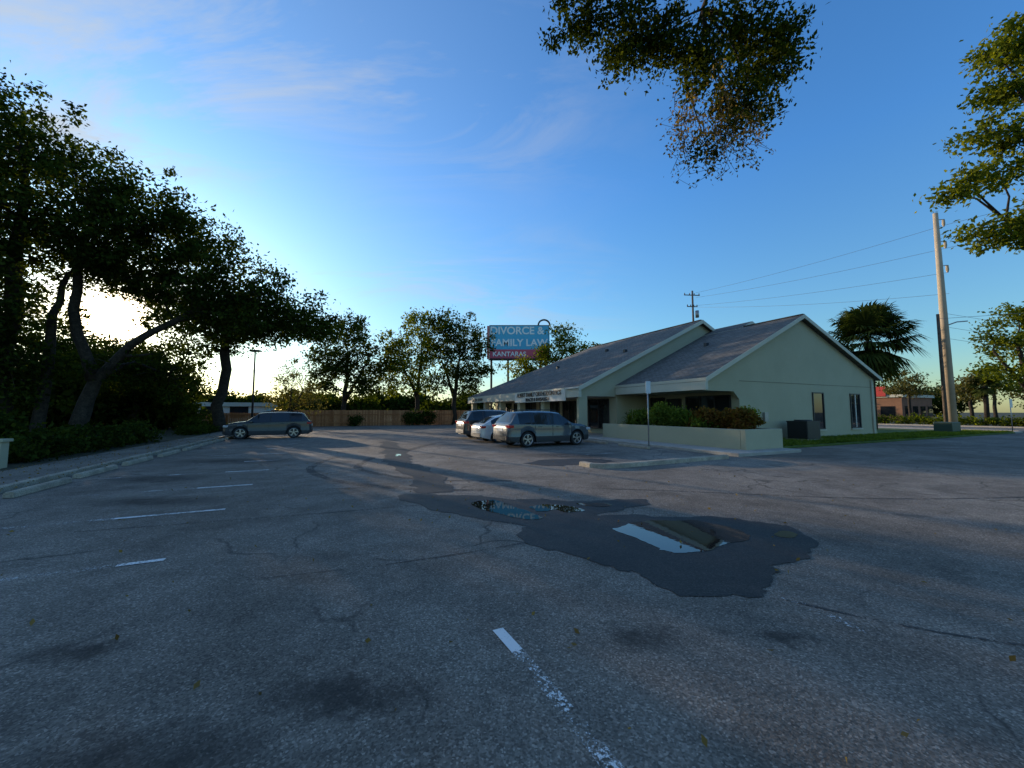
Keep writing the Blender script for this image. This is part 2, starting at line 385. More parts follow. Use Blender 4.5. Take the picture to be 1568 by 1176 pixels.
def kerb_path(name, pts, w=0.16, h=0.13, mat=M_kerb):
    P = [Vector(W(*p)) for p in pts]
    ring = []
    for i, p in enumerate(P):
        d = (P[min(i+1, len(P)-1)]-P[max(i-1, 0)]).normalized(); s = Vector((-d.y, d.x, 0))
        ring.append([tuple(p-s*w/2*1.15), tuple(p-s*w/2+Vector((0, 0, h*.8))), tuple(p-s*w/2*.7+Vector((0, 0, h))), tuple(p+s*w/2*.7+Vector((0, 0, h))), tuple(p+s*w/2+Vector((0, 0, h*.8))), tuple(p+s*w/2*1.15)])
    v = [q for r in ring for q in r]; f = []
    for i in range(len(P)-1):
        for k in range(5): f.append((i*6+k, i*6+k+1, (i+1)*6+k+1, (i+1)*6+k))
    f.append(tuple(range(6))); f.append(tuple(reversed(range((len(P)-1)*6, len(P)*6))))
    o = mesh_obj(name, v, f, mat, None, False); fix_normals(o); return o
kerb_path('kerb', [(12.6, 9.25), (11, 9.2), (9, 9.12), (7.7, 9.08), (7.2, 9.2), (6.98, 9.45), (6.95, 9.9)], 0.2, 0.13)

def wheel_stop(U, V, along, length=1.8):
    e = empty('wheel_stop', W(U, V))
    sec = [(-0.09, 0.0), (0.09, 0.0), (0.075, 0.09), (0.05, 0.12), (-0.05, 0.12), (-0.075, 0.09)]
    h = length/2
    v, f = prism(sec, lambda a, z: W(U+a, V-h, z+.004), lambda a, z: W(U+a, V+h, z+.004))
    o = mesh_obj('stop_block', v, f, M_kerb, e); fix_normals(o)
    md = o.modifiers.new('b', 'BEVEL'); md.width = 0.012; md.segments = 2
for i in range(-2, 15): wheel_stop(-5.62+random.Random(i).uniform(-.08, .08), 6.83+2.42*i, 'V')
for V in (13.85, 16.7, 19.6, 22.6, 25.5, 28.4, 31.3): wheel_stop(12.6, V, 'V', 1.9)

mk = empty('parking_line', W(0, 5))
def line(name, U0, V0, U1, V1, mat, w=0.1):
    if abs(U1-U0) > abs(V1-V0): pts = [(U0, V0-w/2), (U1, V1-w/2), (U1, V1+w/2), (U0, V0+w/2)]
    else: pts = [(U0-w/2, V0), (U0+w/2, V0), (U1+w/2, V1), (U1-w/2, V1)]
    mb = MB(); mb.add([W(u, v, .008) for u, v in pts], [(0, 1, 2, 3)]); mb.obj(name, mat, mk)
for i in range(0, 16):
    V = 5.63+2.42*i
    if i == 0:
        line('stripe_a', -2.05, V, -1.65, V, paint_mat('stripe_fresh', 0.43), .08); line('stripe_b', -5.2, V, -2.05, V, M_paint2)
    elif i == 1:
        line('stripe_c', -3.0, V, -1.6, V, M_paint, .09); line('stripe_d', -5.3, V, -3.0, V, M_paint2)
    else: line('stripe', -2.6, V, -1.6, V, M_paint, .1); line('stripe', -5.3, V, -2.6, V, M_paint2)
line('stripe_near', 1.2, 2.5, 1.18, 2.8, paint_mat('stripe_fresh2', 0.43), 0.085)
line('stripe_near_b', 1.22, 1.9, 1.2, 2.5, paint_mat('stripe_half', 0.53), 0.09)
line('stripe_near_c', 1.25, -2.0, 1.22, 1.9, M_paint2, 0.10)
line('stripe_right', 3.7, -2.0, 3.68, 2.2, paint_mat('stripe_faint', 0.60), 0.10)
for V in (12.3, 15.2, 18.2, 21.2, 24.1, 27.0, 30.0): line('stripe_bldg', 7.6, V, 12.3, V, M_paint2)

tk = empty('tyre_mark', (0, 9, 0))
def strip(name, pts, w, z, mat, seed=1, par=None):
    z = 0.003+0.0004*seed
    P = [Vector((x, y, 0)) for x, y in pts]; Q = []
    for i in range(len(P)-1):
        a, b, c_, d_ = P[max(i-1, 0)], P[i], P[i+1], P[min(i+2, len(P)-1)]
        for k in range(6):
            t = k/6; Q.append(0.5*((2*b)+(-a+c_)*t+(2*a-5*b+4*c_-d_)*t*t+(-a+3*b-3*c_+d_)*t**3))
    Q.append(P[-1]); rg = random.Random(seed); v = []; f = []
    for i, p in enumerate(Q):
        d = (Q[min(i+1, len(Q)-1)]-Q[max(i-1, 0)]).normalized(); s = Vector((-d.y, d.x, 0)); ww = w*rg.uniform(.7, 1.25)/2
        v += [(p.x-s.x*ww, p.y-s.y*ww, z), (p.x+s.x*ww, p.y+s.y*ww, z)]
    for i in range(len(Q)-1): f.append((2*i, 2*i+1, 2*i+3, 2*i+2))
    return mesh_obj(name, v, f, mat, par if par else tk)
strip('arc_a', [(-5.0, 14.0), (-4.6, 11.6), (-3.4, 10.2), (-1.8, 9.4), (0, 9.3)], .22, 0, M_tar, 1)
strip('arc_b', [(-6.4, 14.2), (-5.9, 11.4), (-4.3, 9.4), (-2.4, 8.4), (-.6, 8.2)], .22, 0, M_tar, 2)
strip('arc_c', [(-4.0, 20), (-4.4, 16), (-3.6, 12.8), (-2.2, 10.2), (-1.6, 8.2)], .35, 0, M_tar, 3)
strip('seam_a', [(-6, 5.4), (-3.0, 6.4), (-1.6, 6.9), (-1.0, 6.6), (-.4, 6.0), (.5, 5.6)], .04, 0, M_tar, 4)
strip('seam_b', [(2.4, 3.5), (3.2, 3.0), (4.6, 2.6), (7, 2.5)], .03, 0, M_tar, 5)
strip('seam_c', [(-2.6, 3.9), (-1.3, 4.3), (0.2, 5.0), (.5, 5.5)], .025, 0, M_tar, 6)
strip('seam_d', [(-4, 8.3), (-1, 8.8), (3, 8.2), (8, 7.4), (16, 8.5)], .05, 0, M_tar, 7)

# puddles
wet = [(.05, 5.25), (.55, 4.6), (1.03, 4.28), (1.39, 3.95), (1.45, 3.69), (1.9, 3.58), (2.38, 3.67), (2.75, 4.2), (3.45, 4.6), (4.01, 5.45), (3.55, 6.0), (2.5, 6.2), (1.61, 6.2), (.7, 6.0)]
e = empty('puddle', (2, 5, 0)); sheet('wet_edge', noisy_poly(wet, 0.03, 1), 0.0072, M_wet, e)
sheet('water', noisy_poly([(1.44, 5.45), (1.62, 5.72), (1.97, 5.92), (2.5, 5.9), (2.8, 5.92), (3.15, 5.6), (3.1, 5.15), (2.6, 4.85), (2.13, 4.6), (1.85, 4.62), (1.7, 5.0)], 0.018, 2), 0.0112, M_water, e)
sheet('water_b', noisy_poly([(3.5, 5.3), (3.75, 5.45), (3.85, 5.3), (3.6, 5.1)], 0.012, 21), 0.0112, M_water, e)
e = empty('puddle', (0, 6.5, 0))
def inP(name, pts, z, mat, seed, amp=.022):
    sheet(name, noisy_poly(pts, amp, seed), z, mat, e)
inP('wet_edge', [(-2.2, 7.7), (-1.4, 6.7), (-.6, 6.1), (.2, 5.75), (.6, 5.9), (1.2, 6.2), (1.95, 6.7), (2.6, 7.3), (1.7, 7.3), (1.0, 7.25), (.2, 7.4), (-.6, 7.6), (-1.3, 7.8)], 0.0062, M_wet, 3, .04)
inP('water', [(-.72, 7.0), (-.45, 7.25), (-.1, 7.1), (.1, 6.7), (.45, 6.25), (.3, 6.02), (-.05, 6.15), (-.38, 6.5)], 0.0112, M_water, 4)
inP('water_b', [(.3, 6.75), (.7, 6.9), (1.1, 6.75), (1.2, 6.5), (1.0, 6.4), (.75, 6.6), (.45, 6.5)], 0.0112, M_water, 5)
inP('water_c', [(1.15, 7.0), (1.5, 7.05), (1.75, 6.95), (1.6, 6.8), (1.3, 6.85)], 0.0112, M_water, 6, .01)
e = empty('puddle', (-3, 13, 0))
inP('trickle', [(-1.9, 7.95), (-1.3, 8.05), (-1.6, 9.5), (-2.4, 11), (-3.5, 13.5), (-4.7, 17), (-6.5, 21), (-7.1, 21), (-5.6, 16.8), (-4.4, 13.4), (-3.3, 11), (-2.4, 9.4)], 0.0072, M_wet, 7, .06)
inP('water', [(-4.45, 14.95), (-4.35, 15.0), (-4.15, 14.5), (-4.25, 14.35)], 0.0112, M_water, 8)
inP('damp_patch', [(1.2, 11.9), (2.6, 12.2), (3.4, 13.2), (2.2, 13.6), (.8, 13.0), (.6, 12.3)], 0.0062, M_wet, 12, .06)

rng = np.random.default_rng(5); n = 420
c = np.stack([rng.uniform(-7, 8, n), rng.uniform(1.6, 14, n), np.full(n, 0.016)], 1)
uu = rng.uniform(-7.9, -5.6, 1500); vv = rng.uniform(2, 30, 1500)
c2 = np.stack([uu*GX-vv*GY, uu*GY+vv*GX, np.full(1500, 0.135)], 1)
leaf_mesh('fallen_leaves', np.concatenate([c, c2]), 1, 0.0, 0.045, rng, M_moss, None, 0.0)

# ------------------------------------------------------------------ building
BU, BV = 16.9, 13.55
bld = empty('office_building', W(BU, BV))
def B(s, r, z): return W(BU+s, BV+r, z)
def bbox(name, s0, s1, r0, r1, z0, z1, mat, bevel=0):
    mb = MB(); mb.box((s0, r0, z0), (s1, r1, z1), B); return mb.obj(name, mat, bld, bevel=bevel)
def bwall(name, poly, r0, r1, mat):
    v, f = prism(poly, lambda s, z: B(s, r0, z), lambda s, z: B(s, r1, z)); o = mesh_obj(name, v, f, mat, bld); fix_normals(o)
    bm = bmesh.new(); bm.from_mesh(o.data); bmesh.ops.triangulate(bm, faces=[x for x in bm.faces if len(x.verts) > 4]); bm.to_mesh(o.data); bm.free(); return o
def roof_slab(name, corners, th=0.16, mat=M_roof):
    top = [Vector(B(*c)) for c in corners]; n = len(top)
    v = [tuple(p) for p in top]+[tuple(p-Vector((0, 0, th))) for p in top]
    f = [tuple(range(n)), tuple(reversed(range(n, 2*n)))]+[(i, i+n, (i+1) % n+n, (i+1) % n) for i in range(n)]
    o = mesh_obj(name, v, f, [mat, M_trim], bld); me = o.data
    uvl = me.uv_layers.new(name='UVMap'); o0 = top[0]; ex = (top[1]-top[0]).normalized()
    nn = ex.cross(top[2]-top[0]).normalized(); ey = nn.cross(ex)
    for pl in me.polygons:
        if pl.index > 1: pl.material_index = 1
        for li in pl.loop_indices:
            p = Vector(me.vertices[me.loops[li].vertex_index].co)-o0; uvl.data[li].uv = (p.dot(ex), p.dot(ey))
    return o
k = 0.474
bwall('gable_wall', [(2.8, .1), (17.0, .1), (17.0, 3.88), (8.6, 7.28), (0.05, 3.24), (0.05, 2.72), (2.35, 2.72), (2.8, 2.3)], 0, 0.2, M_stucco)
roof_slab('roof_front_left', [(-.12, -.3, 3.4-.057), (-.12, 6.5, 3.4-.057), (8.6, 6.5, 7.476), (8.6, -.3, 7.476)])
roof_slab('roof_front_right', [(17.4, 6.5, 3.93), (17.4, -.3, 3.93), (8.6, -.3, 7.476), (8.6, 6.5, 7.476)])
roof_slab('roof_mid_left', [(8.3, 3.5, 7.35), (8.3, 6.6, 7.35), (9.6, 6.6, 7.97), (9.6, 3.5, 7.97)], 0.2)
roof_slab('roof_mid_right', [(17.5, 6.6, 4.35), (17.5, 3.5, 4.35), (9.6, 3.5, 7.97), (9.6, 6.6, 7.97)], 0.2)
bwall('mid_gable_wall', [(8.7, 6.5), (17.0, 3.5), (17.0, 4.4), (9.6, 7.78), (8.7, 7.35)], 3.7, 3.8, M_stucco)
def rake(name, a, b, r0, r1, h=0.22):
    (s0, z0), (s1, z1) = a, b
    v, f = prism([(s0, z0), (s1, z1), (s1, z1-h), (s0, z0-h)], lambda s, z: B(s, r0, z), lambda s, z: B(s, r1, z)); o = mesh_obj(name, v, f, M_trim, bld); fix_normals(o)
rake('rake_left', (-.14, 3.325), (8.6, 7.465), -.34, -.302); rake('rake_right', (8.602, 7.465), (17.42, 3.915), -.34, -.302)
rake('rake_mid_r', (9.602, 7.96), (17.5, 4.34), 3.46, 3.498); rake('rake_mid_l', (8.65, 7.50), (9.6, 7.96), 3.46, 3.498)
bbox('porch_fascia', -.14, .04, -.3, 6.45, 2.74, 3.16, M_trim)
bbox('porch_soffit', .05, 2.78, .21, 6.45, 2.76, 2.82, M_white)
bbox('porch_back_wall', 2.8, 3.0, .21, 6.48, .1, 4.4, M_stucco)
bbox('gable_reveal_band', 2.85, 16.98, -.012, -.002, 3.28, 3.31, simple('joint_shadow', (0.21, 0.20, 0.13), .9))
bbox('wall_base_course', 2.85, 16.98, -.03, -.002, .08, .28, M_stucco)
bbox('right_wall', 16.8, 17.0, .21, 27.3, .1, 3.8, M_stucco)
bbox('rear_wall', 0.0, 16.8, 27.1, 27.3, .1, 3.8, M_stucco)
bwall('cross_gable_wall', [(-3, .1), (-2.35, .1), (-2.35, 2.62), (0, 2.62), (0, .1), (16.8, .1), (16.8, 4.1), (8, 8.28), (-3, 3.06)], 6.5, 6.7, M_stucco)
def z2(s): return 8.5+k*(s-8)
roof_slab('roof_far_left', [(-3.2, 6.2, z2(-3.2)), (-3.2, 27.7, z2(-3.2)), (8, 20.0, 8.5), (8, 6.2, 8.5)], .17)
roof_slab('roof_far_hip', [(-3.2, 27.72, z2(-3.2)), (17.4, 27.72, 4.04), (8, 20.02, 8.5)], .17)
roof_slab('roof_far_right', [(17.4, 27.7, 4.04), (17.4, 6.7, 4.04), (8, 6.2, 8.5), (8, 20.0, 8.5)], .17)
rake('rake_far_left', (-3.22, z2(-3.22)-.01), (8, 8.49), 6.15, 6.19, .26); rake('rake_far_right', (8.002, 8.49), (17.4, 4.03), 6.15, 6.19, .26)
bbox('arcade_fascia', -3.22, -3.0, 6.2, 27.7, 2.55, 3.06, M_trim)
bbox('arcade_soffit', -2.98, -.02, 6.71, 27.3, 2.64, 2.70, M_white)
bbox('arcade_back_wall', 0.0, .2, 6.71, 27.05, .1, 4.3, M_stucco)
for r in (11.2, 15.2, 19.2, 23.2, 27.0): bbox('arcade_pier', -2.95, -2.45, r-.25, r+.25, .1, 2.62, M_stucco, .01)
bbox('sign_band', -3.30, -3.225, 7.6, 15.2, 2.35, 3.10, M_white)
bbox('ridge_cap_far', 7.88, 8.12, 6.3, 19.9, 8.47, 8.53, M_roof); bbox('ridge_cap_front', 8.48, 8.72, -.28, 3.4, 7.45, 7.51, M_roof)
for (s, r) in ((3, 9), (4.5, 13), (2, 17), (5.5, 4.0)):
    zz = (3.4 if r < 6.5 else 8.5-8*k)+k*s
    bbox('roof_vent', s-.12, s+.12, r-.12, r+.12, zz-.1, zz+.2, M_dark, .02)
def win(name, s0, s1, r, z0, z1):
    bbox(name+'_glass', s0, s1, r-.012, r-.004, z0, z1, M_glass)
    for (a, b, c, d) in ((s0-.07, s0, z0-.07, z1+.07), (s1, s1+.07, z0-.07, z1+.07), (s0, s1, z1, z1+.07), (s0, s1, z0-.07, z0)):
        bbox(name+'_frame', a, b, r-.06, r-.003, c, d, M_dark)
    bbox(name+'_sill', s0-.12, s1+.12, r-.10, r-.003, z0-.14, z0-.072, M_trim)
win('window_a', 9.6, 10.65, 0, .62, 2.75); win('window_b', 13.85, 14.9, 0, .62, 2.75)
bbox('blind_b', 14.35, 14.42, -.05, -.013, .62, 2.75, M_white)
def swin(name, s, r0, r1, z0, z1, mull=1):
    bbox(name+'_glass', s-.012, s-.004, r0, r1, z0, z1, M_glass)
    w = (r1-r0)
    for i in range(mull+1):
        rr = r0+w*i/mull; bbox(name+'_mullion', s-.07, s-.003, rr-.035, rr+.035, z0-.04, z1+.04, M_dark)
    bbox(name+'_head', s-.065, s-.003, r0+.036, r1-.036, z1, z1+.06, M_dark); bbox(name+'_foot', s-.065, s-.003, r0+.036, r1-.036, z0-.06, z0, M_dark)
swin('porch_window', 2.8, .5, 3.4, .9, 2.5, 3); swin('porch_door', 2.8, 3.8, 4.9, .16, 2.4, 1); swin('porch_window_b', 2.8, 5.1, 6.3, .9, 2.5, 1)
swin('arcade_window', 0, 7.3, 10.6, .5, 2.45, 3); swin('arcade_door', 0, 11.2, 13.0, .16, 2.4, 2); swin('arcade_window_b', 0, 13.6, 16.8, .5, 2.45, 3)
swin('arcade_window_c', 0, 17.6, 20.6, .5, 2.45, 3); swin('arcade_door_b', 0, 21.2, 22.3, .16, 2.4, 1); swin('arcade_window_d', 0, 23, 26.5, .5, 2.45, 3)
bbox('downspout', 16.5, 16.58, -.10, -.02, .12, 3.8, M_trim)
bbox('electric_box', 4.7, 5.0, -.14, -.003, 1.1, 1.6, M_metal)
bbox('gutter', -3.34, -3.225, 6.2, 7.5, 3.08, 3.17, M_white)

def text_obj(name, body, size, loc, rot, mat, parent, extrude=0.01, align='CENTER'):
    cu = bpy.data.curves.new(name, 'FONT'); cu.body = body; cu.size = size; cu.extrude = extrude; cu.align_x = align; cu.align_y = 'CENTER'
    o = bpy.data.objects.new(name, cu); o.matrix_world = Matrix.Translation(loc) @ rot.to_4x4(); cu.materials.append(mat)
    scene.collection.objects.link(o); o.parent = parent; o.matrix_parent_inverse = Matrix.Translation(-Vector(parent.location)); return o
def frame_rot(xdir, ydir):
    x = Vector(xdir).normalized(); y = Vector(ydir).normalized(); z = x.cross(y)
    return Matrix((x, y, z)).transposed()
lrev = (GY, -GX, 0)
R_side = frame_rot(lrev, (0, 0, 1))
t = text_obj('sign_text', 'ALBERT FAMILY ORTHODONTICS', 0.44, Vector(B(-3.33, 11.4, 2.91)), R_side, M_dark, bld)
t.data.offset = 0.010
t = text_obj('sign_text_b', 'BRACES & INVISALIGN', 0.36, Vector(B(-3.33, 11.4, 2.52)), R_side, M_dark, bld); t.data.offset = 0.008
text_obj('sign_text_c', 'DENTAL STUDIO', 0.40, Vector(B(-3.24, 24.5, 2.83)), R_side, M_dark, bld)

pl = empty('planter_wall', W(14.9, 10.05))
mb = MB()
mb.box((14.9, 10.05, .10), (17.3, 10.27, .92), W); mb.box((14.9, 10.28, .10), (15.12, 19.0, .92), W)
mb.box((17.08, 10.28, .10), (17.3, 13.5, .92), W); mb.box((15.13, 10.28, .10), (17.07, 19.0, .78), W, 1)
mb.obj('walls', [M_stucco, M_dirt], pl, bevel=0.012)
blobs = []; rr = random.Random(3)
for i in range(9):
    blobs.append((*W(16.3+rr.uniform(-.3, .4), 10.9+i*.55)[:2], 1.15+rr.uniform(-.15, .3), .5, .45, .42))
shrub('croton_bush', blobs[:6], 0.14, 34, 0.13, 4, M_croton, 1.0)
shrub('planter_shrub', [(*W(16.2, 14.4)[:2], 1.25, .5, .5, .55), (*W(16.2, 15.6)[:2], 1.4, .55, .55, .7), (*W(16.1, 17.0)[:2], 1.2, .5, .6, .5)], 0.13, 34, 0.13, 6, M_garden, 1.0)
shrub('planter_shrub', [(*W(16.7, 11.2)[:2], 1.5, .35, .35, .35), (*W(15.6, 12.6)[:2], 1.1, .3, .3, .25)], 0.11, 30, 0.11, 7, M_garden, 1.0)
def spiky(name, c, n, length, mat, seed, width=0.035):
    rng = random.Random(seed); e = empty(name, c); v = []; f = []
    for i in range(n):
        a = rng.uniform(0, 6.28); el = rng.uniform(.25, 1.4); l = length*rng.uniform(.7, 1.1); d = Vector((math.cos(a)*math.cos(el), math.sin(a)*math.cos(el), math.sin(el)))
        s = Vector((-math.sin(a), math.cos(a), 0))*width; o = len(v); p = Vector(c)
        pts = [p, p+d*l*.5, p+d*l*.85+Vector((0, 0, -.12*l)), p+d*l+Vector((0, 0, -.28*l))]
        for q, ww in zip(pts, (.6, 1, .7, .05)): v += [tuple(q-s*ww), tuple(q+s*ww)]
        for j in range(3): f.append((o+j*2, o+j*2+1, o+j*2+3, o+j*2+2))
    mesh_obj('leaves', v, f, mat, e)
spiky('yucca_plant', W(15.9, 13.6, .8), 60, 1.2, M_garden, 8); spiky('yucca_plant', W(16.2, 18.0, .8), 60, 1.3, M_garden, 9)
spiky('yucca_plant', W(16.4, 12.3, .8), 50, 1.0, M_garden, 10)

ac = empty('air_conditioner', W(23.5, 12.5)); mb = MB()
mb.box((22.9, 12.0, .08), (24.3, 13.2, .16), W, 1); mb.box((23.0, 12.1, .16), (24.2, 13.1, 1.08), W)
for i in range(14): mb.box((23.02, 12.075, .22+i*.058), (24.18, 12.098, .25+i*.058), W); mb.box((22.975, 12.12, .22+i*.058), (22.998, 13.08, .25+i*.058), W)
mb.box((22.97, 12.07, 1.08), (24.23, 13.13, 1.13), W); mb.obj('casing', [M_dark, M_conc], ac)
c0 = Vector(W(23.6, 12.6, 1.14)); v, f = tube([c0, c0+Vector((0, 0, .05))], [.42, .40], 20); mesh_obj('fan_guard', v, f, M_clad, ac)
lbox('utility_box', 41.5, 43.0, 12.2, 13.2, .09, .85, simple('green_enamel', (.03, .06, .04), .5), bevel=.03)

# ------------------------------------------------------------------ fence
fe = empty('wooden_fence', W(0, 47)); mb = MB(); rr = random.Random(2)
u = -42.0
while u < 40:
    h = (1.5 if u < -6 else 1.8)+rr.uniform(-.02, .02)
    mb.box((u, 47.0+rr.uniform(0, .012), .03), (u+.138, 47.022, h), W); u += .15
mb.obj('pickets', M_fence, fe)
mb = MB()
for i in range(-17, 17): mb.box((i*2.4, 46.90, -.02), (i*2.4+.1, 46.99, 1.62 if i*2.4 > -6 else 1.35), W)
for z in (.35, 1.25): mb.box((-42, 46.94, z), (40, 46.985, z+.09), W)
mb.obj('rails', M_fence, fe)

# ------------------------------------------------------------------ cars
def lathe(profile, n, cx, cz):
    v = []; f = []
    for (y, r) in profile:
        for i in range(n):
            a = 2*math.pi*i/n; v.append((cx+r*math.cos(a), y, cz+r*math.sin(a)))
    for j in range(len(profile)-1):
        for i in range(n):
            i2 = (i+1) % n; f.append((j*n+i, j*n+i2, (j+1)*n+i2, (j+1)*n+i))
    return v, f
def make_car(name, U, V, yaw_extra, heading, Ln=4.7, H=1.68, Wd=1.86, paint=None, suv=True):
    loc = W(U, V); e = bpy.data.objects.new(name, None); scene.collection.objects.link(e)
    e.location = loc; e.rotation_euler = (0, 0, ANG+(0 if heading > 0 else math.pi)+yaw_extra)
    sx = Ln/4.7; sz = H/1.68; sw = Wd/1.86
    def part(mb, nm, mats, smooth=False, bevel=0):
        o = mesh_obj(nm, mb.v, mb.f, mats, None, smooth); o.parent = e
        if isinstance(mats, list): o.data.polygons.foreach_set('material_index', mb.m)
        if bevel: md = o.modifiers.new('b', 'BEVEL'); md.width = bevel; md.segments = 2; md.limit_method = 'ANGLE'
        return o
    if suv:
        TX = [-2.36, -2.33, -2.27, -2.20, -2.0, -1.86, -1.78, -1.4, -.6, .1, .45, .58, 1.02, 1.16, 1.24, 1.7, 2.05, 2.2, 2.30, 2.36]
        TZ = [.86, .98, 1.08, 1.14, 1.43, 1.59, 1.625, 1.655, 1.68, 1.66, 1.62, 1.585, 1.22, 1.115, 1.09, 1.05, .97, .90, .80, .62]
        BZX = [-2.36, -2.25, -2.1, -.5, 1.1, 1.8, 2.1, 2.25, 2.36]; BZ = [.84, 1.0, 1.09, 1.05, 1.0, .95, .88, .80, .60]
        wind = (.57, 1.13); rear = (-2.20, -1.87); WZX = [(-1.80, -1.20), (-1.12, -.14), (-.06, .98)]
    else:
        TX = [-2.36, -2.33, -2.27, -2.15, -1.8, -1.45, -1.2, -.6, 0, .35, .52, 1.15, 1.3, 1.38, 1.7, 2.05, 2.2, 2.30, 2.36]
        TZ = [.86, .98, 1.05, 1.12, 1.32, 1.52, 1.58, 1.66, 1.68, 1.64, 1.58, 1.2, 1.08, 1.05, 1.0, .9, .84, .74, .58]
        BZX = [-2.36, -2.25, -2.1, -.5, 1.2, 1.8, 2.1, 2.25, 2.36]; BZ = [.84, .98, 1.07, 1.03, .97, .89, .82, .74, .56]
        wind = (.5, 1.27); rear = (-2.12, -1.44); WZX = [(-1.75, -1.1), (-1.02, -.1), (-.02, 1.1)]
    PX = [-2.36, -2.33, -2.25, -2.1, -1.8, -1, 0, 1, 1.7, 2.0, 2.15, 2.27, 2.34, 2.36]; PW = [.70, .80, .87, .905, .925, .93, .93, .93, .92, .88, .83, .74, .62, .55]
    wf, wr, R = 1.42, -1.38, .355
    xs = sorted(set([round(x, 3) for x in np.arange(-2.36, 2.361, .04)] + TX + [a for q in WZX for a in q] + list(wind)+list(rear)))
    rings = []
    for x in xs:
        T = float(np.interp(x, TX, TZ)); Bz = min(float(np.interp(x, BZX, BZ)), T-.01); w = float(np.interp(x, PX, PW))
        zb = float(np.interp(x, [-2.36, -2.2, -1.9, 1.9, 2.2, 2.36], [.36, .30, .23, .23, .27, .34]))
        for c in (wf, wr):
            d = .43*.43-(x-c)**2
            if d > 0: zb = max(zb, .34+math.sqrt(d))
        g = min(1, max(0, (T-Bz)/.55)); gw = w*(.93-.215*g)
        z1 = max(zb+.02, .50); z2_ = max(zb+.035, .55); mid = max(zb+.05, .5*(.55+Bz)+.03)
        sec = [(w*.975, zb), (w*1.005, z1), (w*.99, z2_), (w*1.005, min(mid, Bz-.03)), (w*.985, Bz-.02), (w*.93, Bz), (gw, T-.085*g), (gw-.07-.03*g, T-.025*g), (gw*.45, T), (0, T+.006)]
        ring = [(x, y, z) for y, z in sec]+[(x, -y, z) for y, z in reversed(sec[:-1])]
        rings.append([(a*sx, b*sw, c*sz) for a, b, c in ring])
    n = len(rings[0]); mb = MB(); mb.v = [p for r in rings for p in r]
    def inr(x, q): return q[0]-1e-6 <= x <= q[1]+1e-6
    for i in range(len(xs)-1):
        xm = (xs[i]+xs[i+1])/2
        for kx in range(n-1):
            kk = kx if kx < 9 else (n-2-kx); mi = 0
            if kk == 0 and suv: mi = 2
            if kk == 5 and any(inr(xm, q) for q in WZX): mi = 1
            if kk == 5 and mi == 0 and inr(xm, (WZX[0][0], WZX[-1][1])): mi = 2
            if kk in (7, 8) and (inr(xm, wind) or inr(xm, rear)): mi = 1
            mb.f.append((i*n+kx, i*n+kx+1, (i+1)*n+kx+1, (i+1)*n+kx)); mb.m.append(mi)
    mb.f.append(tuple(range(n))); mb.m.append(0); mb.f.append(tuple(reversed(range((len(xs)-1)*n, len(xs)*n)))); mb.m.append(0)
    o = part(mb, 'body', [paint, M_glass, M_clad], True); fix_normals(o)
    try: o.data.set_sharp_from_angle(angle=math.radians(38))
    except Exception: pass
    S = lambda a, b, c: (a*sx, b*sw, c*sz)
    mb = MB(); mb.box((-2.2, -.72, .24), (2.2, .72, .8), S); mb.box((-.95, -.86, .22), (.98, .86, .5), S); part(mb, 'underbody', M_clad)
    for c in (wf, wr):
        for sd in (1, -1):
            yo = .915*sw*sd; yi = .69*sw*sd; cx = c*sx
            prof = [(yi, .22), (yi, R-.04), (yi+.02*sd, R-.008), (yi+.05*sd, R), (yo-.05*sd, R), (yo-.015*sd, R-.012), (yo, R-.05), (yo-.002*sd, .255), (yo-.03*sd, .245)]
            v, f = lathe(prof, 32, cx, R); mb = MB(); mb.add(v, f); o = part(mb, 'tyre', M_tyre, True); fix_normals(o)
            mb = MB(); v, f = lathe([(yo-.005*sd, .255), (yo-.012*sd, .24), (yo-.07*sd, .225), (yo-.09*sd, .0)], 32, cx, R); mb.add(v, f, 1)
            v, f = lathe([(yo-.006*sd, .256), (yo-.004*sd, .245), (yo-.03*sd, .225), (yo-.035*sd, .228)], 32, cx, R); mb.add(v, f, 0)
            for j in range(5):
                for dd in (-.13, .13):
                    a = j*2*math.pi/5+.3
                    p0 = Vector((cx+.05*math.cos(a+dd), 0, R+.05*math.sin(a+dd))); p1 = Vector((cx+.235*math.cos(a+dd*.9), 0, R+.235*math.sin(a+dd*.9)))
                    s = Vector((-math.sin(a), 0, math.cos(a)))*.016
                    vv = []
                    for yy in (yo-.02*sd, yo-.06*sd): vv += [(p0.x-s.x, yy, p0.z-s.z), (p0.x+s.x, yy, p0.z+s.z), (p1.x+s.x, yy, p1.z+s.z), (p1.x-s.x, yy, p1.z-s.z)]
                    mb.add(vv, BOXF, 0)
            v, f = lathe([(yo-.015*sd, .0), (yo-.015*sd, .05), (yo-.05*sd, .065)], 16, cx, R); mb.add(v, f, 0)
            part(mb, 'rim', [M_rim, M_dark], False)
    mb = MB()
    for sd in (1, -1):
        mb.box((-2.345, sd*.50, .90), (-2.10, sd*.905, 1.03), S, 0) if suv else mb.box((-2.34, sd*.55, .86), (-2.08, sd*.90, 1.0), S, 0)
        mb.box((2.02, sd*.56, .74), (2.29, sd*.865, .855), S, 1)
        mb.box((2.28, sd*.50, .745), (2.335, sd*.66, .84), S, 1)
        mb.box((-2.365, sd*.55, .44), (-2.33, sd*.72, .48), S, 0)
    o = part(mb, 'lamps', [M_red, M_lamp], False, .015); fix_normals(o)
    mb = MB(); mb.box((2.33, -.48, .60), (2.372, .48, .80), S); mb.box((2.30, -.62, .33), (2.37, .62, .48), S); mb.box((-2.385, -.68, .34), (-2.30, .68, .55), S)
    for x in (-1.0, -.02, 1.06):
        for sd in (1, -1): mb.box((x-.005, sd*.925, .50), (x+.005, sd*.9385, 1.0), S)
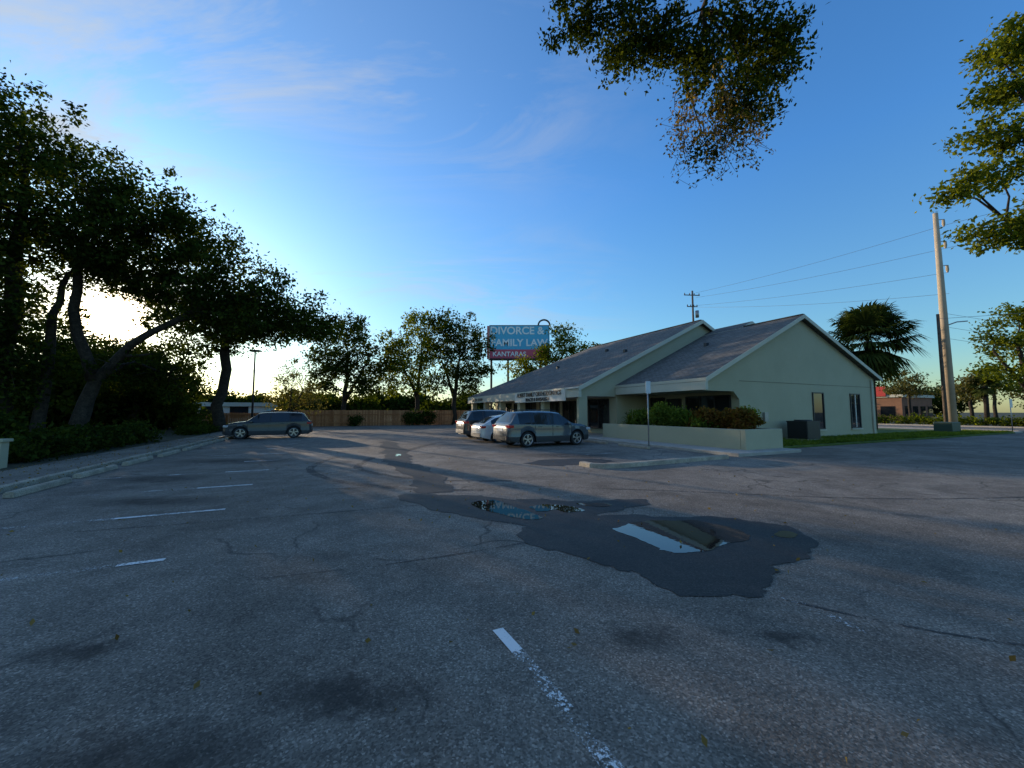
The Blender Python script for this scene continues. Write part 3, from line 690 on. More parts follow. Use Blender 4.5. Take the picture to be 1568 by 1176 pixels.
    if suv:
        for sd in (1, -1):
            v, f = tube([S(-1.55, sd*.64, 1.64), S(-1.45, sd*.64, 1.71), S(.0, sd*.64, 1.73), S(.35, sd*.64, 1.66)], [.016]*4, 6); mb.add(v, f)
    part(mb, 'trim', M_clad)
    mb = MB(); mb.box((-2.372, -.26, .74), (-2.355, .26, .88), S); part(mb, 'number_plate', M_plate)
    mb = MB()
    for sd in (1, -1):
        mb.box((.80, sd*.90, 1.00), (.94, sd*1.08, 1.13), S)
        for x in (-.82, .17): mb.box((x, sd*.93, .93), (x+.17, sd*.955, .955), S)
    part(mb, 'mirrors', [paint], True, .03)
    return e
P_blue = simple('slate_blue_paint', (0.052, 0.070, 0.085), 0.4, 0.1, 0.8, 0.3)
P_grey = simple('dark_grey_paint', (0.038, 0.040, 0.042), 0.4, 0.05, 0.45, 0.25)
P_white = simple('white_car_paint', (0.62, 0.60, 0.55), 0.3, 0.0, 1.0)
P_black = simple('black_green_paint', (0.013, 0.014, 0.013), 0.28, 0.0, 0.7, 0.3)
P_silver = simple('silver_paint', (0.4, 0.4, 0.42), 0.3, 0.6, 1.0); P_red = simple('red_paint', (0.3, 0.03, 0.03), 0.3, 0.0, 1.0)
make_car('parked_suv', 9.45, 16.75, 0.06, 1, 4.7, 1.68, 1.86, P_blue)
make_car('parked_hatchback', 9.2, 19.75, 0.02, 1, 4.4, 1.50, 1.80, P_white, False)
make_car('parked_suv', 9.4, 22.7, 0.02, 1, 4.75, 1.75, 1.92, P_black)
make_car('parked_suv', -3.55, 28.45, 0.0, -1, 4.65, 1.62, 1.86, P_grey)
make_car('passing_car', 58, 33, math.pi/2, 1, 4.5, 1.5, 1.8, P_silver, False)
make_car('passing_car', 54, 42, math.pi/2, -1, 4.5, 1.5, 1.8, P_white, False)
make_car('passing_car', 59.5, 52, math.pi/2, 1, 4.6, 1.6, 1.8, P_red)

# ------------------------------------------------------------------ signs, poles
sg = empty('parking_sign', W(12.8, 13.1))
tube_obj('post', [W(12.8, 13.1, 0), W(12.8, 13.1, 2.95)], .027, M_metal, sg)
mb = MB(); mb.box((12.66, 13.05, 2.45), (12.94, 13.062, 3.0), W); mb.obj('plate', simple('sign_back', (.42, .47, .55), .4, .3), sg, bevel=.004)

def bill():
    x0, x1, y, z0, z1 = -3.35, 5.6, 58.0, 9.7, 14.7
    e = empty('billboard', (1, y, 0))
    def bx(nm, a, b, m): mb = MB(); mb.box(a, b); return mb.obj(nm, m, e)
    bx('frame', (x0-.12, y, z0-.12), (x1+.12, y+.5, z1+.12), M_dark)
    bx('blue_panel', (x0, y-.03, z0+1.35), (x1, y-.004, z1), simple('billboard_blue', (.08, .45, .64), .5))
    bx('red_panel', (x0, y-.03, z0), (x1, y-.004, z0+1.35), simple('billboard_red', (.62, .08, .12), .5))
    bx('side_light_panel', (x0-.45, y-.02, z0-.1), (x0-.14, y+.3, z1), M_red)
    bx('catwalk', (x0-.2, y-.9, z0-.35), (x1+.2, y, z0-.28), M_dark)
    for xx in (x0+.2, -.6, 2.2, x1-.3): tube_obj('post', [(xx, y+.3, 0), (xx, y+.3, z1-.5)], .16, M_wood, e)
    R = frame_rot((1, 0, 0), (0, 0, 1)); w = simple('billboard_white', (.9, .88, .82), .5)
    t = text_obj('text_a', 'DIVORCE &', 1.6, Vector((.75, y-.05, z0+4.2)), R, w, e); t.data.offset = .04
    t = text_obj('text_b', 'FAMILY LAW', 1.5, Vector((1.1, y-.05, z0+2.35)), R, w, e); t.data.offset = .04
    t = text_obj('text_c', 'KANTARAS', 1.0, Vector((-.4, y-.05, z0+.62)), R, w, e); t.data.offset = .02
    v = []; f = []; n = 28
    for i in range(n+1):
        a = math.pi*i/n
        for rr in (.75, 1.0):
            for yy in (y-.03, y+.12): v.append((4.9+rr*math.cos(a)*1.0, yy, z1+.1+rr*math.sin(a)*.95))
    for i in range(n):
        o = i*4; p = o+4; f += [(o, p, p+2, o+2), (o+1, o+3, p+3, p+1), (o+2, p+2, p+3, o+3), (o, o+1, p+1, p)]
    mesh_obj('arch_ornament', v, f, M_dark, e)
bill()

def utility_pole(name, x, y, h, r0, r1, mat, arms, z0=0):
    e = empty(name, (x, y, 0)); tube_obj('pole', [(x, y, z0), (x, y, h*.5), (x, y, h)], [r0, (r0+r1)/2, r1], mat, e, 14)
    for (z, l, ax) in arms:
        d = Vector(ax).normalized(); c = Vector((x, y, z)); s = Vector((-d.y, d.x, 0))*.07
        p, q = c-d*l/2+s*2, c+d*l/2+s*2; mb = MB()
        mb.add([tuple(p-s*.6+Vector((0, 0, -.06))), tuple(q-s*.6+Vector((0, 0, -.06))), tuple(q+s*.6+Vector((0, 0, -.06))), tuple(p+s*.6+Vector((0, 0, -.06))),
                tuple(p-s*.6+Vector((0, 0, .06))), tuple(q-s*.6+Vector((0, 0, .06))), tuple(q+s*.6+Vector((0, 0, .06))), tuple(p+s*.6+Vector((0, 0, .06)))], BOXF)
        for tt in (.04, .35, .65, .96):
            qq = p.lerp(q, tt); v, f = tube([qq+Vector((0, 0, .06)), qq+Vector((0, 0, .15)), qq+Vector((0, 0, .3))], [.05, .08, .04], 8); mb.add(v, f)
        mb.obj('crossarm', M_wood, e)
    return e
up = utility_pole('utility_pole', 37.6, 33.0, 19.2, .34, .17, M_pole, [])
for z in (18.6, 16.6, 14.4):
    v, f = tube([(37.6, 33, z), (38.5, 33.2, z+.15)], [.05, .04], 6); mesh_obj('insulator_bracket', v, f, M_metal, up)
    v, f = tube([(38.5, 33.2, z+.15), (38.5, 33.2, z-.25), (38.5, 33.2, z-.5)], [.09, .11, .06], 8); mesh_obj('insulator', v, f, M_pole, up)
tube_obj('lamp_arm', [(37.5, 33, 9), (38.6, 32.9, 9.4), (39.4, 32.8, 9.45)], .05, M_metal, up)
utility_pole('utility_pole', 36.2, 32.2, 9.9, .14, .10, M_wood, [])
fp = utility_pole('utility_pole', 26.3, 55, 19.2, .19, .12, M_wood, [(18.6, 2.4, (1, .1, 0)), (16.9, 1.6, (1, .1, 0))])
utility_pole('utility_pole', 120, 70, 17, .19, .12, M_wood, [(16.4, 2.4, (0.3, 1, 0))])
tube_obj('transformer', [(26.8, 54.8, 15.2), (26.8, 54.8, 16.2)], .25, M_metal, fp)
def wire(a, b, sag, r=.014):
    a = Vector(a); b = Vector(b); pts = [a.lerp(b, i/14)-Vector((0, 0, sag*4*(i/14)*(1-i/14))) for i in range(15)]
    return tube(pts, [r]*15, 4, False)
we = empty('power_lines', (30, 45, 0)); mb = MB()
for (a, b, s) in (((26.8, 55, 18.9), (38.5, 33.2, 18.2), .3), ((26.8, 55, 18.2), (38.5, 33.2, 16.1), .3), ((26.5, 55, 17), (38.5, 33.2, 13.9), .3),
                  ((38.5, 33.2, 18.2), (62, -10, 18.5), .8), ((38.5, 33.2, 16.1), (62, -10, 16.5), .8), ((26.3, 55, 16.8), (38.5, 33.2, 12), .4),
                  ((37.6, 33, 10.2), (120, 70, 16.8), 1.0), ((37.6, 33, 9.0), (120, 70, 14.5), 1.0), ((37.6, 33, 8.0), (120, 70, 12.5), 1.0), ((36.2, 32.2, 9.5), (60, 10, 9.5), .6)):
    v, f = wire(a, b, s); mb.add(v, f)
mb.obj('wires', M_metal, we)
lp = empty('street_lamp', (-22.9, 34, 0)); tube_obj('post', [(-22.9, 34, 0), (-22.9, 34, 7)], [.09, .06], M_dark, lp)
mb = MB(); mb.box((-23.3, 33.8, 6.95), (-22.5, 34.2, 7.12)); mb.obj('lamp_head', M_dark, lp, bevel=.03)

mb = MB(); mb.box((-20, 15.3, .1), (-8.1, 15.6, .82), W); mb.box((-20.05, 15.25, .82), (-8.05, 15.65, .90), W); mb.obj('low_wall', M_stucco, bevel=.01)

def far_building(name, U0, U1, V0, V1, h, mat):
    e = empty(name, W((U0+U1)/2, V0)); mb = MB(); mb.box((U0, V0, 0), (U1, V1, h), W, 0); mb.box((U0-.3, V0-.3, h), (U1+.3, V1+.3, h+.5), W, 1)
    n = int((U1-U0)/3)
    for i in range(n): mb.box((U0+1+i*3, V0-.05, .8), (U0+3+i*3, V0-.01, 2.6), W, 2)
    n = int((V1-V0)/3)
    for i in range(n): mb.box((U0-.05, V0+1+i*3, .8), (U0-.01, V0+3+i*3, 2.6), W, 2)
    mb.obj('building_mass', [mat, M_trim, M_glass], e)
    return e
M_brown = rough_mat('brown_wall', (.20, .10, .06), (.27, .14, .08), 1, .9, .1, 30)
fb = far_building('restaurant_building', 92, 104, 33, 46, 4.2, M_brown)
mb = MB(); mb.box((91.5, 35, 4.4), (91.65, 40, 6.2), W); mb.obj('red_sign_band', simple('red_sign', (.5, .03, .02), .5), fb)
far_building('shop_building', 92, 108, 4, 18, 3.4, M_trim)
far_building('white_house', -22, -8, 60, 68, 2.3, M_white); far_building('white_house', -50, -36, 58, 66, 2.5, M_white)
rs = empty('roadside_sign', W(66, 28)); tube_obj('post', [W(66, 28, 0), W(66, 28, 8)], .15, M_metal, rs); mb = MB(); mb.box((65.9, 26.9, 6.0), (66.1, 29.1, 8.3), W); mb.obj('sign_box', simple('red_sign2', (.6, .05, .03), .5), rs, bevel=.03)
ts = empty('traffic_sign', W(49.3, 11.2)); tube_obj('post', [W(49.3, 11.2, 0), W(49.3, 11.2, 2.6)], .03, M_metal, ts); mb = MB(); mb.box((49.0, 11.15, 1.95), (49.6, 11.165, 2.65), W); mb.obj('plate', M_white, ts)

# ------------------------------------------------------------------ trees
make_tree('oak_tree', [([(-23.6, 21, 0), (-23.4, 21, 1.6), (-22.9, 21, 3.4), (-20.8, 21, 5.4), (-18.2, 21.6, 7.4), (-16.2, 22, 8.2)], [.42, .36, .28, .20, .14, .09]),
                       ([(-22.9, 21, 3.4), (-23.4, 20.2, 7), (-22.6, 19.6, 10.2), (-21.2, 19.2, 12.8)], [.26, .22, .15, .08])],
          [(-21.3, 19.0, 13.0, 2.6, 2.6, 1.9), (-19.6, 19.6, 11.2, 2.7, 2.6, 2.1), (-22.3, 19.5, 10.6, 2.9, 2.6, 2.2), (-17.0, 21, 10.3, 2.4, 2.3, 1.8), (-18.6, 21, 8.9, 2.4, 2.2, 1.5),
           (-14.9, 22, 8.6, 2.1, 2, 1.5), (-13.5, 24, 7.7, 1.7, 1.7, 1.3), (-16.0, 22, 7.3, 2.0, 1.8, 1.2), (-17.9, 22.5, 6.8, 1.7, 1.6, 1.0), (-12.4, 24.6, 6.8, 1.2, 1.3, .9), (-20.4, 22, 8.7, 1.8, 1.5, 1.0),
           (-22.6, 22, 9.6, 1.8, 1.5, 1.1), (-22.4, 21, 4.4, 1.0, 1.0, .7, .4), (-19.6, 21.5, 5.0, 1.1, .9, .7, .6), (-22.4, 25, 4.0, 1.9, 1.6, 1.3), (-25.6, 25, 4.6, 2.1, 2, 1.5), (-17.6, 20, 12.0, 1.2, 1.4, .9)],
          0.21, 2.4, 56, .42, 11, M_oak, spray=.10)
make_tree('oak_tree', [([(-26.6, 19.5, 0), (-26.0, 19.4, 3), (-25.2, 19, 6.5), (-24.6, 18.6, 10), (-24, 18.2, 13.5)], [.5, .42, .34, .24, .1]),
                       ([(-26.0, 19.4, 3), (-27.5, 19, 7), (-29, 18.6, 11)], [.3, .24, .12]),
                       ([(-25.2, 20.5, 0), (-25.0, 20.4, 3.2), (-24.4, 20.2, 6.8), (-23.6, 20, 9)], [.28, .24, .18, .1])],
          [(-23.9, 18, 14.4, 2.7, 2.6, 2.1), (-24.6, 17.6, 11.6, 3.1, 3, 2.5), (-25.9, 18, 8.8, 3.2, 3, 2.4), (-25.4, 17.8, 6.4, 2.8, 2.6, 2.0), (-27.8, 18.5, 14.5, 3.4, 3, 2.8), (-28.5, 18.5, 10, 3.4, 3, 2.8), (-27.5, 18.5, 17.2, 2.8, 2.6, 1.6),
           (-28.2, 19, 5.2, 3, 2.6, 2.6), (-22.8, 20.5, 9.6, 2.1, 2, 1.2), (-27.5, 20, 2.6, 2.6, 2, 2.0), (-25.0, 19, 4.0, 1.8, 1.8, 1.4)],
          0.22, 2.3, 54, .46, 12, M_oak, spray=.10)
make_tree('oak_tree', [([(-30.5, 31, 0), (-30, 31, 3), (-29, 31, 6)], [.35, .28, .15]), ([(-30, 31, 2.5), (-32, 31.5, 6)], [.22, .12])],
          [(-28.8, 31.5, 5.0, 2.6, 2.6, 2.0), (-33.8, 31, 5.4, 3, 3, 2.3), (-26.6, 31, 3.6, 2.1, 2, 1.8), (-35, 30, 3.2, 3, 2.6, 2.6), (-30, 31, 2.6, 2.8, 2.4, 2.0), (-31.2, 31, 5.9, 2.5, 2.2, 1.7), (-37.4, 31, 7.4, 2.4, 2.6, 2.0), (-39, 32, 5.5, 3.4, 3, 4)], 0.27, 2.0, 44, .48, 13, M_oak)
make_tree('oak_tree', [([(-22.9, 30.2, 0), (-22.8, 30.2, 3), (-22.7, 30.2, 6), (-22, 30, 9)], [.42, .36, .34, .18])],
          [(-22.2, 29, 9.6, 3.2, 2.8, 1.8), (-25.6, 29.5, 9.0, 2.4, 2.4, 1.7), (-19.1, 29.5, 9.0, 2.6, 2.4, 1.7), (-16.7, 30, 8.1, 2.0, 1.8, 1.2), (-20.6, 29.5, 8.0, 1.8, 1.5, 1.0),
           (-24.6, 30, 6.8, 1.9, 1.6, 1.1), (-22.2, 30, 7.3, 1.6, 1.5, .9), (-19.4, 30, 7.6, 1.5, 1.4, .8)], 0.26, 2.2, 42, .46, 14, M_oak, spray=.08)
make_tree('oak_tree', [([(-20.3, 46.5, 0), (-20.2, 46.5, 4), (-20, 46.5, 9)], [.32, .26, .12]), ([(-20.2, 46.5, 3), (-17.6, 46.2, 7.5)], [.2, .1])],
          [(-20.2, 46, 11.6, 2.8, 2.6, 2.0), (-22.4, 46, 8.6, 2.5, 2.4, 2.3), (-17.4, 46, 8.6, 2.9, 2.4, 2.5), (-20.3, 46, 7.0, 2.8, 2.4, 2.1), (-17.8, 46, 4.8, 2.3, 2, 1.7), (-22.6, 46, 5.2, 2.0, 2, 1.6)], 0.33, 1.9, 40, .5, 15, M_oak, spray=.08)
make_tree('oak_tree', [([(-12.0, 48.2, 0), (-11.9, 48.2, 3.5), (-11.4, 48, 8.5)], [.3, .26, .12]), ([(-11.9, 48.2, 3.5), (-14, 48.2, 8)], [.2, .1])],
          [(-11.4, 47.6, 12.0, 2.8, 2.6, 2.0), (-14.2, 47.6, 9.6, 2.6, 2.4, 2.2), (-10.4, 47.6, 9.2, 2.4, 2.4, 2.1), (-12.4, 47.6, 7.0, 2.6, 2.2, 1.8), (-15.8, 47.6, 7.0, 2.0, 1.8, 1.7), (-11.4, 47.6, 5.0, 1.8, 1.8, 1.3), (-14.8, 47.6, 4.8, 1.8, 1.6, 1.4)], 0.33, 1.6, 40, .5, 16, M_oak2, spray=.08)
make_tree('oak_tree', [([(-7.3, 48.6, 0), (-7.2, 48.6, 3.5), (-6.6, 48.4, 8.5)], [.32, .26, .12]), ([(-7.2, 48.6, 3.2), (-8.9, 48.4, 8)], [.22, .1])],
          [(-7.8, 48, 12.4, 2.8, 2.6, 2.0), (-4.9, 48, 10.6, 2.5, 2.4, 2.5), (-8.4, 48, 9.6, 2.4, 2.4, 1.9), (-4.4, 48, 7.4, 2.3, 2, 2.0), (-7.0, 48, 6.8, 2.6, 2.2, 1.8), (-5.2, 48, 4.7, 1.8, 1.5, 1.4), (-8.9, 48, 5.2, 1.6, 1.5, 1.2)], 0.33, 1.7, 40, .5, 17, M_oak, spray=.08)
make_tree('small_tree', [([(-22.3, 38, 0), (-22, 38, 1.5), (-21.8, 38, 4)], [.16, .12, .06]), ([(-22, 38, 1.2), (-20.6, 38, 3.8)], [.1, .05])],
          [(-21.6, 38, 4.9, 1.8, 1.8, 1.3), (-23.0, 38, 3.6, 1.3, 1.4, 1.2), (-20.3, 38, 3.7, 1.6, 1.5, 1.3), (-22, 38, 2.6, 2.1, 1.6, 1.1), (-19.6, 38, 2.4, 1.2, 1.2, .8)], 0.18, 1.0, 38, .36, 18, M_grey)
make_tree('oak_tree', [([(3.5, 52, 0), (3.5, 52, 5), (4, 52, 9)], [.3, .25, .12]), ([(3.5, 52, 4), (7.4, 52, 10)], [.2, .1])],
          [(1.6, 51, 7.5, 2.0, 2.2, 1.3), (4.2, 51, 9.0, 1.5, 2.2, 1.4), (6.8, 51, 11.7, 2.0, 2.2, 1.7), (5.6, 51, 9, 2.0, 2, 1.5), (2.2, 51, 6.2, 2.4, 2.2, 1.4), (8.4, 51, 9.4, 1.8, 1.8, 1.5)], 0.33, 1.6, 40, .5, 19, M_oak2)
make_tree('oak_tree', [([(13.4, 64, 0), (13.4, 64, 10)], [.3, .12])], [(13.2, 64, 12.2, 1.8, 1.8, 1.3), (11.4, 64, 10.6, 2, 2, 1.5)], 0.42, 1.3, 34, .5, 20, M_oak)
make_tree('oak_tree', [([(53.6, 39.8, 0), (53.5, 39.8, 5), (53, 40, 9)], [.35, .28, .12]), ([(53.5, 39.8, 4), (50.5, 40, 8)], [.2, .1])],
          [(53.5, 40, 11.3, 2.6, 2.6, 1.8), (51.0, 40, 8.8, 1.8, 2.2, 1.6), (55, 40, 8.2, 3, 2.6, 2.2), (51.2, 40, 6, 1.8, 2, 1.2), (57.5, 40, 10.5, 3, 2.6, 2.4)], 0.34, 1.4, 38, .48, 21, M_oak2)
for i, (x, y, h, s) in enumerate([(62, 52, 6.2, 2.6), (69, 55, 7.6, 3.0), (76, 56, 6.4, 3), (83, 58, 8.4, 3.4), (64, 62, 7.2, 3), (91, 60, 7.5, 3.2)]):
    make_tree('oak_tree', [([(x, y, 0), (x, y, h*.45), (x+.3, y, h*.8)], [.22, .18, .08])],
              [(x, y, h*.95, s*.75, s*.75, 1.4), (x-s*.5, y, h*.72, s*.7, s*.7, 1.3), (x+s*.55, y, h*.7, s*.7, s*.7, 1.3)], 0.38, 1.1, 34, .5, 30+i, M_oak2 if i % 2 else M_grey)
ov = [(1.06, 6.05, 8.35, .5, .5, .45), (1.94, 6.06, 8.1, .6, .55, .5), (2.94, 6.07, 7.95, .65, .55, .6), (4.04, 6.06, 8.0, .65, .55, .6), (4.4, 6.1, 7.4, .35, .4, .42), (3.75, 6.13, 7.1, .5, .4, .45),
      (3.1, 6.12, 7.3, .35, .4, .42), (3.7, 6.18, 6.5, .22, .25, .35, .6), (3.3, 6.2, 6.1, .16, .2, .35, .45), (1.8, 6.1, 7.6, .35, .35, .28), (4.25, 6.2, 6.85, .26, .25, .3), (4.55, 6.1, 7.9, .28, .3, .4), (2.4, 6.1, 7.75, .35, .35, .3),
      (1.2, 5.6, 9.4, .9, .8, .5), (2.6, 5.6, 9.3, .9, .8, .5), (4.2, 5.6, 9.2, .9, .8, .5), (3.4, 4, 9.8, 1.3, 1.2, .6, .5), (5.5, 1, 10.5, 2, 2, 1, .3), (3, -1, 11, 2, 2, 1, .3), (7, -4, 11, 2.4, 2.4, 1.4, .3), (4, -6, 11, 2.4, 2.4, 1.4, .3)]
make_tree('oak_tree', [([(6.0, -5.0, 0), (5.9, -4.9, 3), (5.6, -4, 6), (4.8, -1.5, 8.2), (3.9, 2.5, 9.2), (3.4, 5.0, 9.1), (3.2, 6.0, 8.4)], [.45, .38, .3, .2, .13, .07, .03]),
                       ([(3.9, 2.5, 9.2), (2.4, 4.8, 9.1), (1.6, 5.9, 8.5)], [.09, .05, .02])], ov, 0.078, 2.1, 56, .14, 40, M_tip, 0.03)
rng = np.random.default_rng(9); hm = MB(); hc = []
ht = empty('hanging_moss', (3.4, 6.2, 6))
for i in range(70):
    x = rng.uniform(2.75, 4.15); y = 6.15+rng.normal()*.18; z0 = rng.uniform(6.3, 7.2); l = rng.uniform(.3, 1.2)*(1.15-abs(x-3.35)*.7)
    pts = [(x, y, z0)]
    for j in range(1, 6): pts.append((x+rng.normal()*.03*j, y+rng.normal()*.02*j, z0-l*j/5))
    v, f = tube(pts, [.006, .005, .005, .004, .004, .003], 4, False); hm.add(v, f); hc += pts[1:]
hm.obj('twigs', M_moss, ht); leaf_mesh('small_leaves', hc, 5, .05, .055, rng, M_moss, ht, .8)
make_tree('oak_tree', [([(21.5, 10, 0), (21.3, 10, 4), (20.4, 10.2, 7), (18, 10.8, 9), (16, 11.3, 10.2)], [.4, .34, .26, .16, .07]), ([(20.4, 10.2, 7), (17.5, 11.3, 7.6), (15.4, 11.6, 7.6)], [.16, .1, .05]),
                       ([(20.8, 10.1, 6), (21.5, 10.5, 12)], [.22, .1])],
          [(15.6, 11.3, 11.9, .9, .8, .75), (14.9, 11.4, 10.35, .8, .7, .55), (13.75, 11.55, 8.4, .5, .5, .32), (14.3, 11.5, 8.7, .6, .5, .4), (15.2, 11.5, 9.0, .75, .7, .45), (15.8, 11.4, 9.9, .7, .7, .45), (14.6, 11.6, 7.35, .55, .5, .4), (15.5, 11.6, 7.0, .8, .7, .6),
           (16.2, 11.3, 13.2, 1, 1, .8), (17.5, 11, 12, 1.6, 1.5, 1.2, .5), (18, 11, 9.6, 1.6, 1.5, 1, .5), (17, 11.4, 7.8, 1.1, 1.1, .7), (21, 10.5, 13, 3, 2.8, 1.8, .3), (23, 10, 10, 2.6, 2.6, 1.8, .3), (15.2, 11.3, 12.8, .7, .7, .5)],
          0.15, 1.5, 42, .2, 41, M_oak2, .06)

rng = np.random.default_rng(77); cs = []; tm = MB()
dt = empty('distant_trees', (0, 80, 0))
def mass(x0, x1, y0, y1, h0, h1, n, rad=2.8):
    for i in range(n):
        x = rng.uniform(x0, x1); y = y0+(y1-y0)*(x-x0)/(x1-x0)+rng.uniform(-2, 2); h = rng.uniform(h0, h1)
        v, f = tube([(x, y, 0), (x, y, h*.8)], [.2, .08], 5); tm.add(v, f)
        for j in range(46):
            d = rng.normal(size=3); d /= np.linalg.norm(d); r = rng.uniform(.5, 1.05)
            cs.append((x+d[0]*rad*r, y+d[1]*rad*r, max(.6, h*.56+d[2]*h*.44*r)))
mass(-78, -50, 44, 60, 5, 9, 18); mass(-50, -5, 64, 76, 3.5, 5.5, 32); mass(-5, 60, 90, 100, 6, 9, 22); mass(60, 150, 84, 62, 5, 9, 34); mass(70, 100, 44, 26, 3.5, 6, 6); mass(-30, -4, 49.5, 53.5, 2.2, 3.6, 12, 1.6)
mass(-40, -30, 26, 34, 3, 4.5, 8, 2.2)
tm.obj('trunks', M_bark, dt); leaf_mesh('foliage', cs, 20, .55, .6, rng, M_oak, dt, .1)

hb = [(*W(64.2, V)[:2], .55, .9, .9, .6) for V in np.arange(4, 60, 1.6)]
shrub('hedge', hb, 0.26, 22, .24, 50, M_oak2, .45)
lb = [(*W(-8.6-(i % 2)*.5, 17+i*.85)[:2], .45+.06*((i*7) % 3), .62, .62, .45) for i in range(12)]
shrub('hedge', lb, 0.15, 30, .18, 51, M_oak, .8)
shrub('shrub', [(*W(-10.0, 18)[:2], .9, 1.1, 1.1, .8), (*W(-11.5, 19)[:2], 1.0, 1.2, 1.2, .9), (*W(-10.8, 16.8)[:2], .8, 1, 1, .7), (*W(-13, 19.5)[:2], 1.2, 1.4, 1.4, 1.1), (*W(-12.5, 17)[:2], 1.2, 1.4, 1.4, 1.1)], 0.18, 30, .22, 52, M_oak, .8)
shrub('shrub', [(*W(-8.5, 32+i*1.4)[:2], .3, .8, .8, .25) for i in range(8)], 0.14, 26, .17, 53, M_oak, .7)
shrub('shrub', [(*W(8.6, 46.2)[:2], .9, 1.1, .7, .95), (*W(10.2, 46.3)[:2], 1.0, 1.0, .7, 1.0), (*W(2.2, 46.2)[:2], .6, .8, .5, .6)], 0.19, 30, .22, 54, M_oak, .8)
shrub('shrub', [(*W(-9.5, 36)[:2], .6, 1.0, 1.0, .5), (*W(-10, 40)[:2], .9, 1.4, 1.4, .8)], 0.18, 30, .22, 55, M_oak, .7)

def palm(name, x, y, zc, R, seed, nf=95):
    rng = random.Random(seed); e = empty(name, (x, y, 0)); tube_obj('trunk', [(x, y, 0), (x+.1, y, zc*.5), (x, y, zc)], [.28, .24, .3], M_bark, e)
    v = []; f = []
    for i in range(nf):
        a = rng.uniform(0, 6.283); el = rng.uniform(-1.15, 1.4); pl_ = R*.48*rng.uniform(.75, 1.1)
        d = Vector((math.cos(a)*math.cos(el), math.sin(a)*math.cos(el), math.sin(el))); c = Vector((x, y, zc)); hub = c+d*pl_
        s = d.cross(Vector((0, 0, 1))); s = s.normalized() if s.length > .05 else Vector((1, 0, 0)); up_ = s.cross(d).normalized()
        o = len(v); v += [tuple(c-s*.03), tuple(c+s*.03), tuple(hub+s*.02), tuple(hub-s*.02)]; f.append((o, o+1, o+2, o+3))
        for j in range(22):
            t = (j/21-.5)*3.8; bd = (d*math.cos(t)+s*math.sin(t)+up_*(.25*math.cos(t)-.15)).normalized(); l = R*.52*(.75+.25*math.cos(t))*rng.uniform(.85, 1.1)
            ws = (s*math.cos(t)-d*math.sin(t)).normalized()*.085
            m = hub+bd*l*.6; tip = hub+bd*l*.95+Vector((0, 0, -l*rng.uniform(.15, .4)))
            o = len(v); v += [tuple(hub), tuple(m-ws), tuple(m+ws), tuple(tip)]; f += [(o, o+1, o+2), (o+1, o+3, o+2)]
    mesh_obj('fronds', v, f, M_palm, e)
palm('palm_tree', 31.8, 34, 7.9, 4.2, 5, 105)
palm('palm_tree', 61.5, 50, 5.0, 1.9, 6, 40)

# ------------------------------------------------------------------ sky & sun
EL = math.radians(9.6); AZ = math.radians(-46.5)
S = Vector((math.sin(AZ)*math.cos(EL), math.cos(AZ)*math.cos(EL), math.sin(EL)))
w = bpy.data.worlds.new("World"); scene.world = w; w.use_nodes = True; nt = w.node_tree; nt.nodes.clear()
try:
    w.cycles.sampling_method = 'MANUAL'; w.cycles.sample_map_resolution = 512
except Exception:
    pass
out = nt.nodes.new('ShaderNodeOutputWorld'); bg = nt.nodes.new('ShaderNodeBackground'); bg.inputs[1].default_value = 0.15
sky = nt.nodes.new('ShaderNodeTexSky'); sky.sky_type = 'NISHITA'; sky.sun_disc = False
sky.sun_elevation = EL; sky.sun_rotation = AZ; sky.air_density = 1.0; sky.dust_density = 0.5; sky.ozone_density = 2.5; sky.altitude = 0
tc = nt.nodes.new('ShaderNodeTexCoord').outputs['Generated']
sep = nt.nodes.new('ShaderNodeSeparateXYZ'); L(nt, tc, sep.inputs[0])
den = math_n(nt, 'ADD', math_n(nt, 'MAXIMUM', sep.outputs[2], 0.0), 0.18)
cx = math_n(nt, 'DIVIDE', sep.outputs[0], den); cy = math_n(nt, 'DIVIDE', sep.outputs[1], den)
cmb = nt.nodes.new('ShaderNodeCombineXYZ'); L(nt, cx, cmb.inputs[0]); L(nt, cy, cmb.inputs[1])
mp = nt.nodes.new('ShaderNodeMapping'); mp.inputs['Scale'].default_value = (0.9, 2.2, 1); mp.inputs['Rotation'].default_value = (0, 0, 0.5); L(nt, cmb.outputs[0], mp.inputs[0])
n1 = noise(nt, mp.outputs[0], 1.3, 6, 0.66, 0.8); n2 = noise(nt, mp.outputs[0], 0.6, 2, 0.5)
side = nt.nodes.new('ShaderNodeMapRange'); side.inputs[1].default_value = 0.35; side.inputs[2].default_value = -0.30; L(nt, sep.outputs[0], side.inputs[0])
cl = math_n(nt, 'MULTIPLY', math_n(nt, 'MULTIPLY', ramp(nt, n1, [(0.46, 0.0), (0.68, 0.85)]), ramp(nt, n2, [(0.40, 0.12), (0.58, 1.0)])), side.outputs[0], True)
dt_ = nt.nodes.new('ShaderNodeVectorMath'); dt_.operation = 'DOT_PRODUCT'; L(nt, tc, dt_.inputs[0]); dt_.inputs[1].default_value = S
dp = math_n(nt, 'MAXIMUM', dt_.outputs['Value'], 0.0)
a1 = math_n(nt, 'ADD', math_n(nt, 'MULTIPLY', math_n(nt, 'POWER', dp, 260.0), 20.0), math_n(nt, 'MULTIPLY', math_n(nt, 'POWER', dp, 5000.0), 900.0))
a2 = math_n(nt, 'MULTIPLY', math_n(nt, 'POWER', dp, 5.0), 0.8)
tint = ramp(nt, sep.outputs[2], [(0.0, (0.88, 1.0, 0.93)), (0.12, (0.66, 0.90, 0.96)), (0.5, (0.36, 0.66, 0.93))])
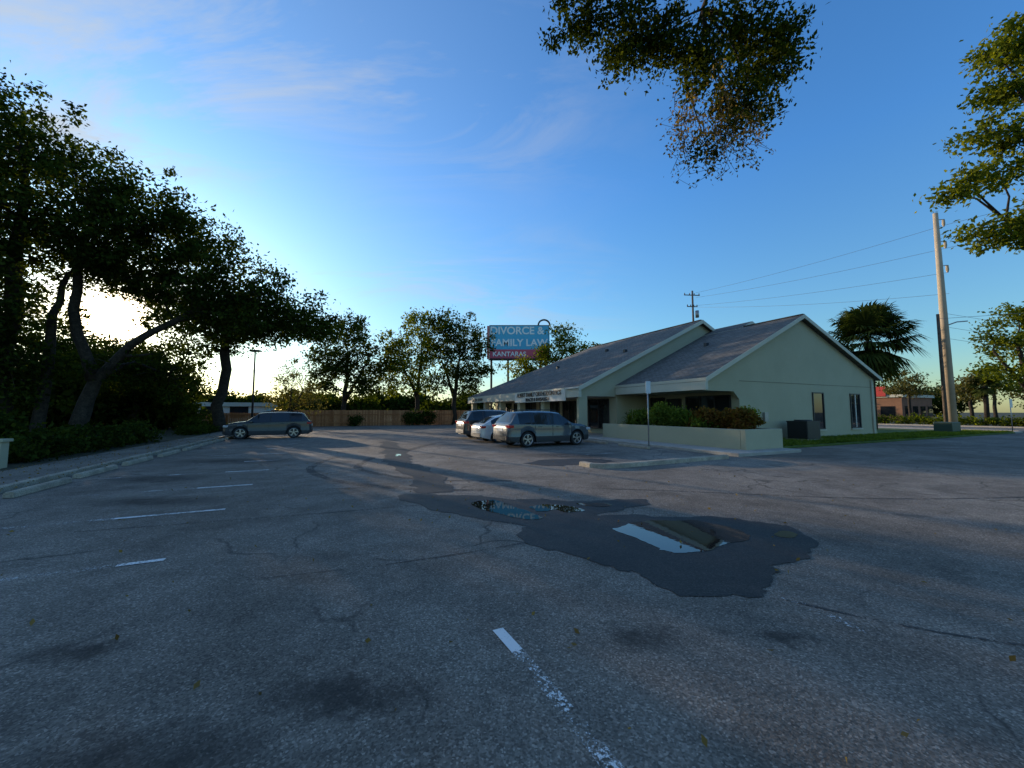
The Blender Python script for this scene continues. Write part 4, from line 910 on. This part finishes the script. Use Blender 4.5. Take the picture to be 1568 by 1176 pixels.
tsc = nt.nodes.new('ShaderNodeVectorMath'); tsc.operation = 'MULTIPLY'; L(nt, sky.outputs[0], tsc.inputs[0]); L(nt, tint, tsc.inputs[1])
tsc2 = nt.nodes.new('ShaderNodeVectorMath'); tsc2.operation = 'SCALE'; L(nt, tsc.outputs[0], tsc2.inputs[0])
L(nt, ramp(nt, sep.outputs[2], [(0.0, 0.42), (0.12, 0.50), (0.5, 0.78)]), tsc2.inputs['Scale'])
tsc3 = nt.nodes.new('ShaderNodeVectorMath'); tsc3.operation = 'SCALE'; L(nt, tsc2.outputs[0], tsc3.inputs[0]); tsc3.inputs['Scale'].default_value = 3.2
hz = math_n(nt, 'MULTIPLY', side.outputs[0], 0.20, True)
c0_ = mixc(nt, hz, tsc3.outputs[0], (1.7, 2.1, 2.7))
c1 = mixc(nt, cl, c0_, (3.5, 3.8, 4.3))
def addc(a, fac, col):
    m = nt.nodes.new('ShaderNodeVectorMath'); m.operation = 'SCALE'; m.inputs[0].default_value = col; L(nt, fac, m.inputs['Scale'])
    m2 = nt.nodes.new('ShaderNodeVectorMath'); m2.operation = 'ADD'; L(nt, a, m2.inputs[0]); L(nt, m.outputs[0], m2.inputs[1]); return m2.outputs[0]
c2 = addc(c1, a1, (1.0, 0.68, 0.32)); c3 = addc(c2, a2, (0.85, 0.92, 0.72))
L(nt, c3, bg.inputs[0]); L(nt, bg.outputs[0], out.inputs[0])
sun = bpy.data.lights.new('sun', 'SUN'); sun.energy = 5.0; sun.angle = math.radians(0.5); sun.color = (1.0, 0.82, 0.62)
so = bpy.data.objects.new('sun', sun); so.rotation_mode = 'QUATERNION'; so.rotation_quaternion = S.to_track_quat('Z', 'Y'); scene.collection.objects.link(so)

# ------------------------------------------------------------------ camera
cam = bpy.data.cameras.new('camera'); cam.sensor_width = 36; cam.lens = 13.52; cam.clip_end = 3000; cam.clip_start = 0.05
co = bpy.data.objects.new('camera', cam); co.location = (0, 0, 1.65); co.rotation_euler = (math.radians(90+4.08), 0, 0)
scene.collection.objects.link(co); scene.camera = co
print('leaf quads', LEAFCOUNT[0])
